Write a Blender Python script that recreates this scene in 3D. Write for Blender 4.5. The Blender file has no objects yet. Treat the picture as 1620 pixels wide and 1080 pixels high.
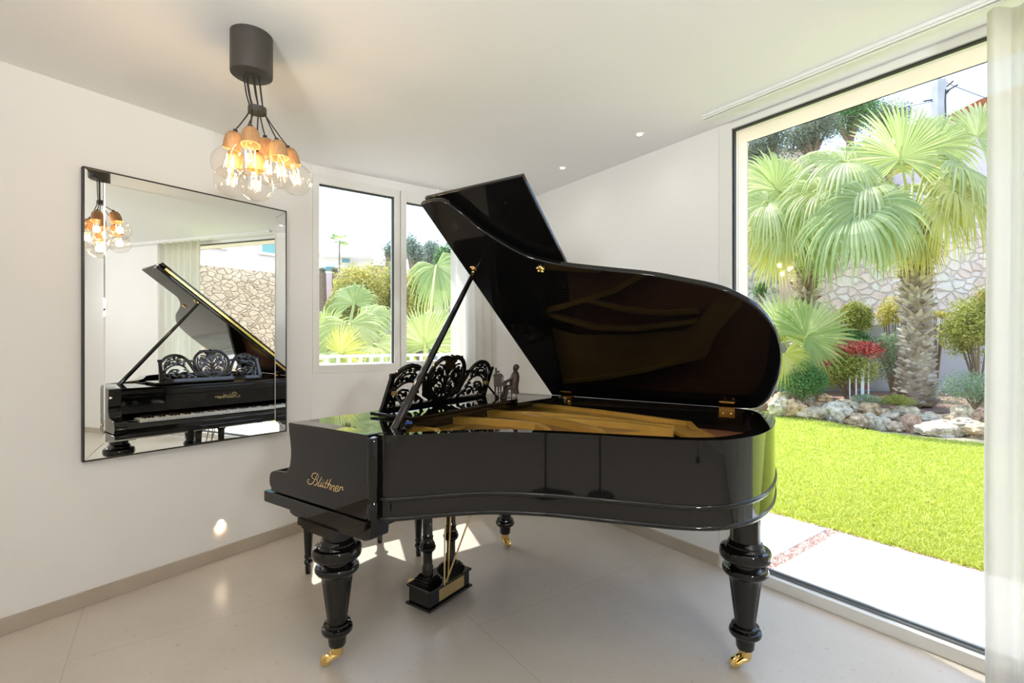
import bpy, bmesh, math, random
import numpy as np
from mathutils import Vector, Matrix, noise

# ---------------------------------------------------------------- camera, sky, sun, exposure
S = bpy.context.scene
COL = S.collection
FPX, CX, CY, EYE = 775.0, 810.0, 540.0, 1.30
YAW = math.atan(530 / 775.0)
CO, SI = math.cos(YAW), math.sin(YAW)

cam_d = bpy.data.cameras.new('camera')
cam_d.sensor_width = 36.0
cam_d.sensor_fit = 'HORIZONTAL'
cam_d.lens = FPX / 1620 * 36
cam_d.clip_start = 0.02
cam_d.clip_end = 500
cam = bpy.data.objects.new('camera', cam_d)
cam.location = (0, 0, EYE)
cam.rotation_euler = (math.pi / 2, 0, YAW)
COL.objects.link(cam)
S.camera = cam

S.view_settings.view_transform = 'Standard'
S.view_settings.look = 'None'
S.view_settings.gamma = 1
S.view_settings.use_curve_mapping = False
S.view_settings.exposure = 0.92
S.cycles.use_denoising = True
S.cycles.sample_clamp_indirect = 40
S.cycles.max_bounces = 12
S.cycles.diffuse_bounces = 6
S.cycles.glossy_bounces = 6
S.cycles.transparent_max_bounces = 16
S.cycles.caustics_reflective = False
S.cycles.caustics_refractive = False

SUN_EL = math.radians(63.0)
w = bpy.data.worlds.new('sky')
S.world = w
w.use_nodes = True
wn = w.node_tree
wn.nodes.clear()
sky = wn.nodes.new('ShaderNodeTexSky')
sky.sky_type = 'NISHITA'
sky.sun_disc = False
sky.sun_elevation = SUN_EL
sky.sun_rotation = math.radians(-50)
sky.air_density = 1.0
sky.dust_density = 1.6
sky.ozone_density = 1.0
bg = wn.nodes.new('ShaderNodeBackground')
bg.inputs['Strength'].default_value = 0.37
wo = wn.nodes.new('ShaderNodeOutputWorld')
wn.links.new(sky.outputs[0], bg.inputs[0])
wn.links.new(bg.outputs[0], wo.inputs[0])

sun_d = bpy.data.lights.new('sun', 'SUN')
sun_d.energy = 4.2
sun_d.angle = math.radians(0.53)
sun_d.color = (1.0, 0.965, 0.91)
sun = bpy.data.objects.new('sun', sun_d)
TO_SUN = Vector((-0.799 * math.cos(SUN_EL), 0.600 * math.cos(SUN_EL), math.sin(SUN_EL)))
sun.rotation_euler = TO_SUN.to_track_quat('Z', 'Y').to_euler()
sun.location = (-8, 8, 14)
COL.objects.link(sun)

FILL_SPOT_W = 16.0        # each ceiling spot added out of view to light the room

# ---------------------------------------------------------------- measuring helpers
def at(x, y, d):
    """world point seen in photo pixel (x, y) at distance d along the view"""
    r = (x - CX) / FPX * d
    return Vector((r * CO - d * SI, r * SI + d * CO, EYE + (CY - y) / FPX * d))

def gz(x, y, z):
    return at(x, y, (z - EYE) * FPX / (CY - y))

def v3(*a): return Vector(a)

# ---------------------------------------------------------------- materials
MATS = {}
def principled(name, col, rough=0.5, metal=0.0, coat=0.0, spec=0.5, **kw):
    m = bpy.data.materials.new(name); m.use_nodes = True
    b = m.node_tree.nodes['Principled BSDF']
    b.inputs['Base Color'].default_value = (*col, 1)
    b.inputs['Roughness'].default_value = rough
    b.inputs['Metallic'].default_value = metal
    b.inputs['Coat Weight'].default_value = coat
    b.inputs['Coat Roughness'].default_value = 0.02
    b.inputs['Specular IOR Level'].default_value = spec
    for k, v in kw.items():
        b.inputs[k.replace('_', ' ')].default_value = v
    MATS[name] = m
    return m

def nd(m, t, **kw):
    n = m.node_tree.nodes.new(t)
    for k, v in kw.items(): setattr(n, k, v)
    return n
def lk(m, a, b): m.node_tree.links.new(a, b)
def bs(m): return m.node_tree.nodes['Principled BSDF']
def ramp(m, fac, stops):
    r = nd(m, 'ShaderNodeValToRGB')
    e = r.color_ramp.elements
    while len(e) < len(stops): e.new(0.5)
    for i, (p, c) in enumerate(stops):
        e[i].position = p; e[i].color = (*c, 1)
    lk(m, fac, r.inputs[0])
    return r.outputs[0]
def objco(m):
    return nd(m, 'ShaderNodeTexCoord').outputs['Object']
def tex_noise(m, scale, detail=4, rough=0.55, co=None):
    n = nd(m, 'ShaderNodeTexNoise')
    n.inputs['Scale'].default_value = scale
    n.inputs['Detail'].default_value = detail
    n.inputs['Roughness'].default_value = rough
    lk(m, co or objco(m), n.inputs['Vector'])
    return n
def bump(m, h, strength=0.2, dist=0.01):
    b = nd(m, 'ShaderNodeBump')
    b.inputs['Strength'].default_value = strength
    b.inputs['Distance'].default_value = dist
    lk(m, h, b.inputs['Height'])
    lk(m, b.outputs[0], bs(m).inputs['Normal'])

def mk_noisy(name, c1, c2, scale, rough=0.6, bstr=0.0, bdist=0.01, **kw):
    m = principled(name, c1, rough, **kw)
    n = tex_noise(m, scale)
    lk(m, ramp(m, n.outputs[0], [(0.3, c1), (0.7, c2)]), bs(m).inputs['Base Color'])
    if bstr: bump(m, n.outputs[0], bstr, bdist)
    return m

M_wall = mk_noisy('white_plaster', (0.81, 0.80, 0.78), (0.84, 0.83, 0.81), 1.3, 0.75)
M_ceil = mk_noisy('ceiling_white', (0.85, 0.845, 0.835), (0.87, 0.865, 0.855), 1.0, 0.8)
M_ext = mk_noisy('exterior_render', (0.86, 0.75, 0.73), (0.90, 0.79, 0.77), 2.0, 0.85)
M_frame = principled('white_frame', (0.78, 0.78, 0.74), 0.35)
M_gasket = principled('dark_gasket', (0.03, 0.03, 0.025), 0.5)
M_ggasket = principled('grey_gasket', (0.16, 0.18, 0.19), 0.45)
M_black = principled('black_lacquer', (0.0045, 0.0042, 0.004), 0.035, spec=0.5)
M_blacksoft = principled('black_satin', (0.006, 0.0055, 0.005), 0.25)
M_brass = principled('brass', (0.86, 0.62, 0.24), 0.16, metal=1.0)
M_brassdull = principled('brass_dull', (0.62, 0.46, 0.20), 0.35, metal=1.0)
M_gold = mk_noisy('gold_iron', (0.50, 0.29, 0.05), (0.60, 0.36, 0.075), 9, 0.42, metal=0.35)
M_goldleaf = principled('gold_leaf', (0.85, 0.62, 0.30), 0.35, metal=0.7)
M_string = principled('steel_string', (0.55, 0.50, 0.42), 0.3, metal=1.0)
M_blue = principled('blue_felt', (0.03, 0.10, 0.42), 0.9)
M_ivory = principled('ivory', (0.80, 0.78, 0.70), 0.25)
M_canopy = principled('grey_brown_metal', (0.046, 0.039, 0.032), 0.5)
M_cord = principled('black_cable', (0.018, 0.015, 0.013), 0.6)
M_chrome = principled('mirror_silver', (0.90, 0.91, 0.88), 0.003, metal=1.0)
M_mframe = principled('dark_mirror_edge', (0.016, 0.013, 0.010), 0.35)
M_bronze = mk_noisy('bronze', (0.026, 0.017, 0.011), (0.052, 0.036, 0.024), 60, 0.5, metal=0.15)
M_coat = mk_noisy('red_brown_patina', (0.045, 0.020, 0.016), (0.070, 0.034, 0.028), 60, 0.5, metal=0.15)
M_track = principled('white_track', (0.80, 0.80, 0.77), 0.4)
M_concrete = mk_noisy('pole_concrete', (0.42, 0.43, 0.45), (0.52, 0.53, 0.55), 3, 0.85)
M_wire = principled('dark_wire', (0.03, 0.03, 0.04), 0.6)
M_white = principled('white_paint', (0.85, 0.85, 0.85), 0.5)
M_roof = mk_noisy('terracotta', (0.62, 0.20, 0.10), (0.70, 0.28, 0.15), 4, 0.8)
M_pinkwall = mk_noisy('pink_render', (0.75, 0.55, 0.50), (0.80, 0.62, 0.56), 2, 0.85)
M_greywall = mk_noisy('grey_blue_render', (0.40, 0.43, 0.48), (0.47, 0.50, 0.55), 1.2, 0.9, 0.15, 0.01)
M_tealglass = principled('teal_glass', (0.10, 0.26, 0.28), 0.1, spec=0.6)

# soundboard wood
M_sound = principled('soundboard_spruce', (0.36, 0.13, 0.055), 0.45)
_c = nd(M_sound, 'ShaderNodeMapping'); lk(M_sound, objco(M_sound), _c.inputs[0])
_c.inputs['Scale'].default_value = (3, 60, 3)
_n = tex_noise(M_sound, 2, 5, 0.6, _c.outputs[0])
lk(M_sound, ramp(M_sound, _n.outputs[0], [(0.3, (0.30, 0.10, 0.045)), (0.7, (0.44, 0.17, 0.075))]), bs(M_sound).inputs['Base Color'])

# holder wood
M_wood = principled('beech_wood', (0.45, 0.24, 0.10), 0.5)
_c = nd(M_wood, 'ShaderNodeMapping'); lk(M_wood, objco(M_wood), _c.inputs[0])
_c.inputs['Scale'].default_value = (60, 60, 8)
_n = tex_noise(M_wood, 2, 5, 0.6, _c.outputs[0])
lk(M_wood, ramp(M_wood, _n.outputs[0], [(0.3, (0.36, 0.18, 0.07)), (0.7, (0.52, 0.29, 0.13))]), bs(M_wood).inputs['Base Color'])

# floor: large honed limestone tiles, thin joints, fine speckle
M_floor = principled('limestone_tiles', (0.50, 0.44, 0.36), 0.30)
_co = objco(M_floor)
_mp = nd(M_floor, 'ShaderNodeMapping'); lk(M_floor, _co, _mp.inputs[0])
_mp.inputs['Rotation'].default_value = (0, 0, math.radians(20.5))
_mp.inputs['Location'].default_value = (0.42, 0.335, 0)
_br = nd(M_floor, 'ShaderNodeTexBrick'); _br.offset = 0.5
_br.inputs['Scale'].default_value = 1.0
_br.inputs['Brick Width'].default_value = 1.5
_br.inputs['Row Height'].default_value = 1.5
_br.inputs['Mortar Size'].default_value = 0.0022
_br.inputs['Mortar Smooth'].default_value = 0.3
lk(M_floor, _mp.outputs[0], _br.inputs[0])
_n1 = tex_noise(M_floor, 2.2, 6, 0.6, _co)
_n2 = tex_noise(M_floor, 34, 5, 0.7, _co)
_c1 = ramp(M_floor, _n1.outputs[0], [(0.3, (0.55, 0.495, 0.42)), (0.7, (0.61, 0.555, 0.48))])
_c2 = ramp(M_floor, _n2.outputs[0], [(0.27, (0.70, 0.66, 0.6)), (0.40, (1, 1, 1)), (0.62, (1, 1, 1)), (0.75, (1.06, 1.06, 1.06))])
_mx = nd(M_floor, 'ShaderNodeMix', data_type='RGBA', blend_type='MULTIPLY')
_mx.inputs[0].default_value = 1.0
lk(M_floor, _c1, _mx.inputs[6]); lk(M_floor, _c2, _mx.inputs[7])
_mj = nd(M_floor, 'ShaderNodeMix', data_type='RGBA')
lk(M_floor, _br.outputs['Fac'], _mj.inputs[0])
lk(M_floor, _mx.outputs[2], _mj.inputs[6])
_mj.inputs[7].default_value = (0.45, 0.395, 0.33, 1)
lk(M_floor, _mj.outputs[2], bs(M_floor).inputs['Base Color'])
M_base = mk_noisy('limestone_skirting', (0.43, 0.37, 0.29), (0.49, 0.43, 0.35), 5, 0.4)

def mk_glass(name, tint=(1, 1, 1), refl=1.0, ior=1.45):
    m = bpy.data.materials.new(name); m.use_nodes = True
    nt = m.node_tree; nt.nodes.clear()
    o = nd(m, 'ShaderNodeOutputMaterial'); mx = nd(m, 'ShaderNodeMixShader')
    t = nd(m, 'ShaderNodeBsdfTransparent'); g = nd(m, 'ShaderNodeBsdfGlossy')
    t.inputs[0].default_value = (*tint, 1); g.inputs['Roughness'].default_value = 0.0
    lw = nd(m, 'ShaderNodeLayerWeight'); lw.inputs[0].default_value = 0.5
    pw = nd(m, 'ShaderNodeMath', operation='POWER'); pw.inputs[1].default_value = 4.0
    k = nd(m, 'ShaderNodeMath', operation='MULTIPLY_ADD'); k.inputs[1].default_value = 0.75 * refl; k.inputs[2].default_value = 0.035 * refl
    lk(m, lw.outputs['Facing'], pw.inputs[0]); lk(m, pw.outputs[0], k.inputs[0]); lk(m, k.outputs[0], mx.inputs[0])
    lk(m, t.outputs[0], mx.inputs[1]); lk(m, g.outputs[0], mx.inputs[2])
    lk(m, mx.outputs[0], o.inputs[0])
    return m
M_pane = mk_glass('window_glass', (0.98, 0.99, 0.985), 0.8)
M_bulb = mk_glass('bulb_glass', (0.99, 0.975, 0.95), 1.0, 1.5)

def mk_emit(name, col, st):
    m = bpy.data.materials.new(name); m.use_nodes = True
    m.node_tree.nodes.clear()
    o = nd(m, 'ShaderNodeOutputMaterial'); e = nd(m, 'ShaderNodeEmission')
    e.inputs[0].default_value = (*col, 1); e.inputs[1].default_value = st
    lk(m, e.outputs[0], o.inputs[0])
    return m
M_filament = mk_emit('glowing_filament', (1.0, 0.70, 0.38), 14)
M_spot = mk_emit('spot_lens', (1.0, 0.86, 0.66), 14)

# sheer curtain
M_sheer = bpy.data.materials.new('sheer_fabric'); M_sheer.use_nodes = True
M_sheer.node_tree.nodes.clear()
_o = nd(M_sheer, 'ShaderNodeOutputMaterial')
_d = nd(M_sheer, 'ShaderNodeBsdfDiffuse'); _d.inputs[0].default_value = (0.86, 0.85, 0.82, 1)
_t = nd(M_sheer, 'ShaderNodeBsdfTranslucent'); _t.inputs[0].default_value = (0.88, 0.86, 0.81, 1)
_tr = nd(M_sheer, 'ShaderNodeBsdfTransparent')
_a = nd(M_sheer, 'ShaderNodeMixShader'); _a.inputs[0].default_value = 0.55
_b = nd(M_sheer, 'ShaderNodeMixShader'); _b.inputs[0].default_value = 0.24
lk(M_sheer, _d.outputs[0], _a.inputs[1]); lk(M_sheer, _t.outputs[0], _a.inputs[2])
lk(M_sheer, _a.outputs[0], _b.inputs[1]); lk(M_sheer, _tr.outputs[0], _b.inputs[2])
lk(M_sheer, _b.outputs[0], _o.inputs[0])

def mk_leaf(name, stops, trans=0.45, tcol=None, rough=0.55):
    """leaf: per-leaf colour, partly translucent"""
    m = bpy.data.materials.new(name); m.use_nodes = True
    m.node_tree.nodes.clear()
    o = nd(m, 'ShaderNodeOutputMaterial')
    g = nd(m, 'ShaderNodeNewGeometry')
    c = ramp(m, g.outputs['Random Per Island'], stops)
    p = nd(m, 'ShaderNodeBsdfPrincipled'); p.inputs['Roughness'].default_value = rough
    p.inputs['Specular IOR Level'].default_value = 0.35
    t = nd(m, 'ShaderNodeBsdfTranslucent')
    mx = nd(m, 'ShaderNodeMixShader'); mx.inputs[0].default_value = trans
    lk(m, c, p.inputs['Base Color'])
    if tcol:
        mm = nd(m, 'ShaderNodeMix', data_type='RGBA', blend_type='MULTIPLY'); mm.inputs[0].default_value = 1
        lk(m, c, mm.inputs[6]); mm.inputs[7].default_value = (*tcol, 1)
        lk(m, mm.outputs[2], t.inputs[0])
    else: lk(m, c, t.inputs[0])
    lk(m, p.outputs[0], mx.inputs[1]); lk(m, t.outputs[0], mx.inputs[2]); lk(m, mx.outputs[0], o.inputs[0])
    return m
L_palm = mk_leaf('palm_leaf', [(0.0, (0.38, 0.46, 0.17)), (0.5, (0.50, 0.55, 0.23)), (1.0, (0.66, 0.66, 0.40))], 0.42, (0.95, 1.05, 0.75))
L_palmy = mk_leaf('palm_leaf_yellow', [(0.0, (0.50, 0.52, 0.10)), (0.6, (0.60, 0.59, 0.18)), (1.0, (0.72, 0.64, 0.28))], 0.42, (1.0, 1.0, 0.7))
L_palmg = mk_leaf('palm_leaf_green', [(0.0, (0.26, 0.37, 0.13)), (0.6, (0.40, 0.48, 0.22)), (1.0, (0.55, 0.60, 0.36))], 0.45, (1.15, 1.2, 0.8))
L_green = mk_leaf('leaf_green', [(0.0, (0.08, 0.19, 0.05)), (0.6, (0.13, 0.28, 0.08)), (1.0, (0.20, 0.36, 0.12))], 0.35)
L_lime = mk_leaf('leaf_lime', [(0.0, (0.20, 0.26, 0.05)), (0.5, (0.36, 0.40, 0.08)), (1.0, (0.60, 0.56, 0.18))], 0.4)
L_yellow = mk_leaf('leaf_yellow', [(0.0, (0.30, 0.34, 0.07)), (0.5, (0.55, 0.50, 0.12)), (1.0, (0.75, 0.62, 0.22))], 0.4)
L_red = mk_leaf('leaf_red', [(0.0, (0.42, 0.05, 0.05)), (0.6, (0.62, 0.12, 0.11)), (1.0, (0.74, 0.32, 0.26))], 0.4)
L_grey = mk_leaf('leaf_greygreen', [(0.0, (0.20, 0.30, 0.16)), (0.6, (0.32, 0.44, 0.25)), (1.0, (0.55, 0.62, 0.45))], 0.35)
L_dark = mk_leaf('leaf_dark', [(0.0, (0.14, 0.18, 0.12)), (0.6, (0.22, 0.26, 0.17)), (1.0, (0.34, 0.37, 0.26))], 0.35)
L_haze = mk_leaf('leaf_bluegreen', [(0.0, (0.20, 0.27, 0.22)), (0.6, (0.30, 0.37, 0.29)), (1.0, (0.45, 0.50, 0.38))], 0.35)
L_grass = mk_leaf('grass_blade', [(0.0, (0.34, 0.42, 0.06)), (0.5, (0.46, 0.52, 0.09)), (1.0, (0.62, 0.62, 0.22))], 0.4, (1.1, 1.1, 0.6))
M_stem = mk_noisy('brown_stem', (0.20, 0.14, 0.09), (0.30, 0.22, 0.15), 8, 0.9)
M_petiole = principled('petiole_green', (0.45, 0.50, 0.14), 0.5)
M_trunk = mk_noisy('palm_trunk_fibre', (0.26, 0.19, 0.13), (0.42, 0.33, 0.24), 9, 0.9, 0.4, 0.02)
M_boot = mk_leaf('palm_boots', [(0.0, (0.26, 0.20, 0.15)), (0.5, (0.48, 0.40, 0.32)), (1.0, (0.70, 0.62, 0.52))], 0.05, None, 0.8)
M_turf = mk_noisy('turf', (0.30, 0.38, 0.05), (0.46, 0.52, 0.10), 22, 0.9)
M_mulch = mk_noisy('bark_mulch', (0.20, 0.12, 0.09), (0.34, 0.22, 0.17), 30, 0.95, 0.6, 0.03)
M_gravel = mk_noisy('red_gravel', (0.22, 0.12, 0.09), (0.40, 0.26, 0.21), 60, 0.95, 0.6, 0.01)
M_pave = mk_noisy('white_paving', (0.80, 0.79, 0.77), (0.85, 0.84, 0.82), 4, 0.8)
M_earth = mk_noisy('dry_earth', (0.30, 0.25, 0.17), (0.40, 0.36, 0.22), 0.5, 0.95)
M_rock = principled('limestone_rock', (0.6, 0.52, 0.4), 0.9)
_i = nd(M_rock, 'ShaderNodeObjectInfo')
_co = objco(M_rock)
_ra = ramp(M_rock, _i.outputs['Random'], [(0.0, (0.66, 0.60, 0.48)), (0.45, (0.70, 0.61, 0.46)), (0.75, (0.68, 0.47, 0.26)), (1.0, (0.60, 0.39, 0.28))])
_n = tex_noise(M_rock, 9, 8, 0.65, _co)
_rb = ramp(M_rock, _n.outputs[0], [(0.32, (0.30, 0.27, 0.23)), (0.47, (0.85, 0.84, 0.82)), (0.66, (1.25, 1.25, 1.22))])
_mx = nd(M_rock, 'ShaderNodeMix', data_type='RGBA', blend_type='MULTIPLY'); _mx.inputs[0].default_value = 1
lk(M_rock, _ra, _mx.inputs[6]); lk(M_rock, _rb, _mx.inputs[7]); lk(M_rock, _mx.outputs[2], bs(M_rock).inputs['Base Color'])
bump(M_rock, _n.outputs[0], 0.8, 0.05)

# rubble masonry: voronoi stones with recessed joints
def mk_masonry(name, light, dark, scale=2.3):
    m = principled(name, light, 0.9)
    co = objco(m)
    wv = tex_noise(m, 2.0, 3, 0.5, co)
    add = nd(m, 'ShaderNodeVectorMath', operation='MULTIPLY_ADD')
    lk(m, wv.outputs['Color'], add.inputs[0]); add.inputs[1].default_value = (0.25, 0.25, 0.25); lk(m, co, add.inputs[2])
    mp = nd(m, 'ShaderNodeMapping'); lk(m, add.outputs[0], mp.inputs[0]); mp.inputs['Scale'].default_value = (1.0, 1.0, 1.5)
    vd = nd(m, 'ShaderNodeTexVoronoi', feature='DISTANCE_TO_EDGE'); vd.inputs['Scale'].default_value = scale
    vc = nd(m, 'ShaderNodeTexVoronoi'); vc.inputs['Scale'].default_value = scale
    lk(m, mp.outputs[0], vd.inputs['Vector']); lk(m, mp.outputs[0], vc.inputs['Vector'])
    sep = nd(m, 'ShaderNodeSeparateColor'); lk(m, vc.outputs['Color'], sep.inputs[0])
    stone = ramp(m, sep.outputs[0], [(0.0, dark), (0.4, light), (1.0, tuple(min(0.92, c * 1.1) for c in light))])
    n2 = tex_noise(m, 6, 6, 0.6, co)
    tone = ramp(m, n2.outputs[0], [(0.3, (0.84, 0.82, 0.8)), (0.7, (1.06, 1.06, 1.06))])
    mx = nd(m, 'ShaderNodeMix', data_type='RGBA', blend_type='MULTIPLY'); mx.inputs[0].default_value = 1
    lk(m, stone, mx.inputs[6]); lk(m, tone, mx.inputs[7])
    joint = ramp(m, vd.outputs[0], [(0.0, (1, 1, 1)), (0.004, (1, 1, 1)), (0.032, (0, 0, 0))])
    mj = nd(m, 'ShaderNodeMix', data_type='RGBA'); lk(m, joint, mj.inputs[0]); lk(m, mx.outputs[2], mj.inputs[6])
    mj.inputs[7].default_value = (dark[0] * 0.78, dark[1] * 0.74, dark[2] * 0.70, 1)
    lk(m, mj.outputs[2], bs(m).inputs['Base Color'])
    hr = ramp(m, vd.outputs[0], [(0.0, (0, 0, 0)), (0.12, (1, 1, 1))])
    bump(m, hr, 0.7, 0.06)
    return m
M_stone = mk_masonry('pale_rubble_masonry', (0.95, 0.80, 0.70), (0.88, 0.70, 0.58), 3.4)
M_stoneg = mk_masonry('grey_rubble_masonry', (0.72, 0.72, 0.70), (0.52, 0.52, 0.52), 4.2)
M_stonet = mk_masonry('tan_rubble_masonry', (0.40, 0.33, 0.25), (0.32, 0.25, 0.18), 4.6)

# ---------------------------------------------------------------- mesh builder
class MB:
    def __init__(self): self.v = []; self.f = []
    def add(self, vs, fs):
        o = len(self.v)
        self.v += [tuple(p) for p in vs]
        self.f += [tuple(i + o for i in q) for q in fs]
    def box(self, x0, x1, y0, y1, z0, z1, mat=None):
        vs = [Vector((x, y, z)) for z in (z0, z1) for y in (y0, y1) for x in (x0, x1)]
        if mat is not None: vs = [mat @ p for p in vs]
        self.add(vs, [(0, 2, 3, 1), (4, 5, 7, 6), (0, 1, 5, 4), (2, 6, 7, 3), (0, 4, 6, 2), (1, 3, 7, 5)])
    def prism(self, poly, h0, h1, place=lambda a, b, h: (a, b, h)):
        n = len(poly)
        vs = [place(a, b, h0) for a, b in poly] + [place(a, b, h1) for a, b in poly]
        fs = [tuple(range(n))[::-1], tuple(range(n, 2 * n))]
        fs += [(i, (i + 1) % n, n + (i + 1) % n, n + i) for i in range(n)]
        self.add(vs, fs)
    def lathe(self, prof, c=(0, 0, 0), axis=(0, 0, 1), n=32, rmod=None, sx=1.0, sy=1.0):
        ax = Vector(axis).normalized(); q = ax.to_track_quat('Z', 'Y'); c = Vector(c)
        vs = []; m = len(prof)
        for k in range(n):
            a = 2 * math.pi * k / n
            for (r, h) in prof:
                rr = r * (rmod(a, h) if rmod else 1)
                vs.append(c + q @ Vector((rr * math.cos(a) * sx, rr * math.sin(a) * sy, h)))
        fs = []
        for k in range(n):
            k2 = (k + 1) % n
            for j in range(m - 1):
                fs.append((k * m + j, k2 * m + j, k2 * m + j + 1, k * m + j + 1))
        if prof[0][0] > 1e-6: fs.append(tuple(k * m for k in range(n))[::-1])
        if prof[-1][0] > 1e-6: fs.append(tuple(k * m + m - 1 for k in range(n)))
        self.add(vs, fs)
    def tube(self, pts, r, n=8, cap=True, flat=None):
        """round tube along pts; r number or list; flat=(normal, factor) squashes the section"""
        P = [Vector(p) for p in pts]; m = len(P)
        R = r if isinstance(r, (list, tuple)) else [r] * m
        vs = []; up = None
        for i in range(m):
            t = (P[min(i + 1, m - 1)] - P[max(i - 1, 0)])
            if t.length < 1e-9: t = Vector((0, 0, 1))
            t.normalize()
            if flat: u = Vector(flat[0]).normalized(); u = (u - t * u.dot(t)).normalized()
            else:
                if up is None: up = Vector((0, 0, 1)) if abs(t.z) < 0.9 else Vector((1, 0, 0))
                u = (up - t * up.dot(t)).normalized(); up = u
            s = t.cross(u)
            for k in range(n):
                a = 2 * math.pi * (k + 0.5) / n
                vs.append(P[i] + s * (R[i] * math.cos(a)) + u * (R[i] * math.sin(a) * (flat[1] if flat else 1)))
        fs = []
        for i in range(m - 1):
            for k in range(n):
                k2 = (k + 1) % n
                fs.append((i * n + k, i * n + k2, (i + 1) * n + k2, (i + 1) * n + k))
        if cap: fs += [tuple(range(n))[::-1], tuple((m - 1) * n + k for k in range(n))]
        self.add(vs, fs)
    def sphere(self, c, r, n=16, sq=(1, 1, 1)):
        prof = [(r * math.sin(math.pi * i / n) if 0 < i < n else 0.0, -r * math.cos(math.pi * i / n)) for i in range(n + 1)]
        o = len(self.v); self.lathe(prof, (0, 0, 0), (0, 0, 1), n * 2)
        self.v[o:] = [(c[0] + p[0] * sq[0], c[1] + p[1] * sq[1], c[2] + p[2] * sq[2]) for p in self.v[o:]]
    def wall(self, pts, w_, z0, z1):
        """upright wall of width w_ along a plan polyline; z1 number or list"""
        P = [Vector((p[0], p[1], 0)) for p in pts]; m = len(P)
        Z = z1 if isinstance(z1, (list, tuple)) else [z1] * m
        vs = []
        for i in range(m):
            t = (P[min(i + 1, m - 1)] - P[max(i - 1, 0)]).normalized(); s = Vector((-t.y, t.x, 0)) * (w_ / 2)
            for q, z in ((P[i] - s, z0), (P[i] + s, z0), (P[i] + s, Z[i]), (P[i] - s, Z[i])): vs.append((q.x, q.y, z))
        fs = [(3, 2, 1, 0), tuple((m - 1) * 4 + k for k in range(4))]
        for i in range(m - 1):
            for k in range(4):
                fs.append((i * 4 + k, i * 4 + (k + 1) % 4, (i + 1) * 4 + (k + 1) % 4, (i + 1) * 4 + k))
        self.add(vs, fs)
    def build(self, name, mat, parent=None, base=None, smooth=40, bevel=0.0, seg=2, fix=True):
        """links ONE mesh object; vertices given in world space"""
        if parent is not None: base = ROOT_OF[parent.name]
        base = Vector(base) if base is not None else Vector((0, 0, 0))
        me = bpy.data.meshes.new(name)
        me.from_pydata([(p[0] - base.x, p[1] - base.y, p[2] - base.z) for p in self.v], [], self.f)
        if fix:
            bm = bmesh.new(); bm.from_mesh(me)
            bmesh.ops.remove_doubles(bm, verts=bm.verts, dist=1e-6)
            bmesh.ops.recalc_face_normals(bm, faces=bm.faces)
            bm.to_mesh(me); bm.free()
        me.materials.append(mat)
        if smooth:
            me.polygons.foreach_set('use_smooth', [True] * len(me.polygons))
            me.set_sharp_from_angle(angle=math.radians(smooth))
        o = bpy.data.objects.new(name, me); COL.objects.link(o)
        if parent is not None: o.parent = parent
        else: o.location = base
        ROOT_OF[o.name] = base
        if bevel:
            b = o.modifiers.new('bevel', 'BEVEL'); b.width = bevel; b.segments = seg
            b.limit_method = 'ANGLE'; b.angle_limit = math.radians(40); b.harden_normals = False
        return o
ROOT_OF = {}
def tag(o, label=None, cat=None, group=None, kind=None):
    if label: o['label'] = label
    if cat: o['category'] = cat
    if group: o['group'] = group
    if kind: o['kind'] = kind
    return o
def empty(name, loc, label=None, cat=None, group=None, kind=None):
    o = bpy.data.objects.new(name, None); COL.objects.link(o); o.location = loc
    o.empty_display_size = 0.1
    ROOT_OF[o.name] = Vector(loc)
    return tag(o, label, cat, group, kind)
def copy_tree(o, parent=None):
    c = o.copy(); COL.objects.link(c)
    if parent is not None: c.parent = parent
    for ch in [x for x in bpy.data.objects if x.parent == o]: copy_tree(ch, c)
    return c
def smoothpath(pts, n=6, closed=False):
    """Catmull-Rom through points of any dimension"""
    P = [Vector(p) for p in pts]; out = []; m = len(P)
    rng = range(m if closed else m - 1)
    for i in rng:
        p0 = P[(i - 1) % m] if (closed or i > 0) else P[i] * 2 - P[i + 1]
        p1 = P[i]; p2 = P[(i + 1) % m]
        p3 = P[(i + 2) % m] if (closed or i + 2 < m) else P[i + 1] * 2 - P[i]
        for k in range(n):
            t = k / n
            out.append(0.5 * ((2 * p1) + (p2 - p0) * t + (2 * p0 - 5 * p1 + 4 * p2 - p3) * t * t + (3 * p1 - p0 - 3 * p2 + p3) * t ** 3))
    if not closed: out.append(P[-1])
    return out
def V2(*a): return Vector(a)

# ---------------------------------------------------------------- room shell
CEIL = 2.54
XA = -3.09
A0 = Vector((XA, 2.043, 0))
BD = Vector((0.33444, 0.94251, 0)); BN = Vector((-0.94251, 0.33444, 0))     # along window wall; outward
C0 = Vector((-0.60916, 3.00947, 0)); CD = Vector((-0.94251, 0.33444, 0)); CN = Vector((0.33444, 0.94251, 0))
tB = (C0 - A0).dot(BD)
KC = A0 + BD * tB
def onB(t, p, z): return A0 + BD * t - BN * p + Vector((0, 0, z))      # p = distance into the room
def onC(t, p, z): return C0 + CD * t - CN * p + Vector((0, 0, z))
tK = (KC - C0).dot(CD)
def slab(mb, f, t0, t1, p0, p1, z0, z1):
    vs = [f(t, p, z) for z in (z0, z1) for p in (p0, p1) for t in (t0, t1)]
    mb.add(vs, [(0, 2, 3, 1), (4, 5, 7, 6), (0, 1, 5, 4), (2, 6, 7, 3), (0, 4, 6, 2), (1, 3, 7, 5)])
XR, YN = 4.0, -3.5
tR = (XR - C0.x) / CD.x
CR = C0 + CD * tR
foot = [(XA, YN), (XR, YN), (XR, CR.y), (KC.x, KC.y), (XA, A0.y)]
mb = MB(); mb.prism([(p[0], p[1]) for p in foot], -0.12, 0.0); tag(mb.build('floor', M_floor, smooth=0), kind='structure')
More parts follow.
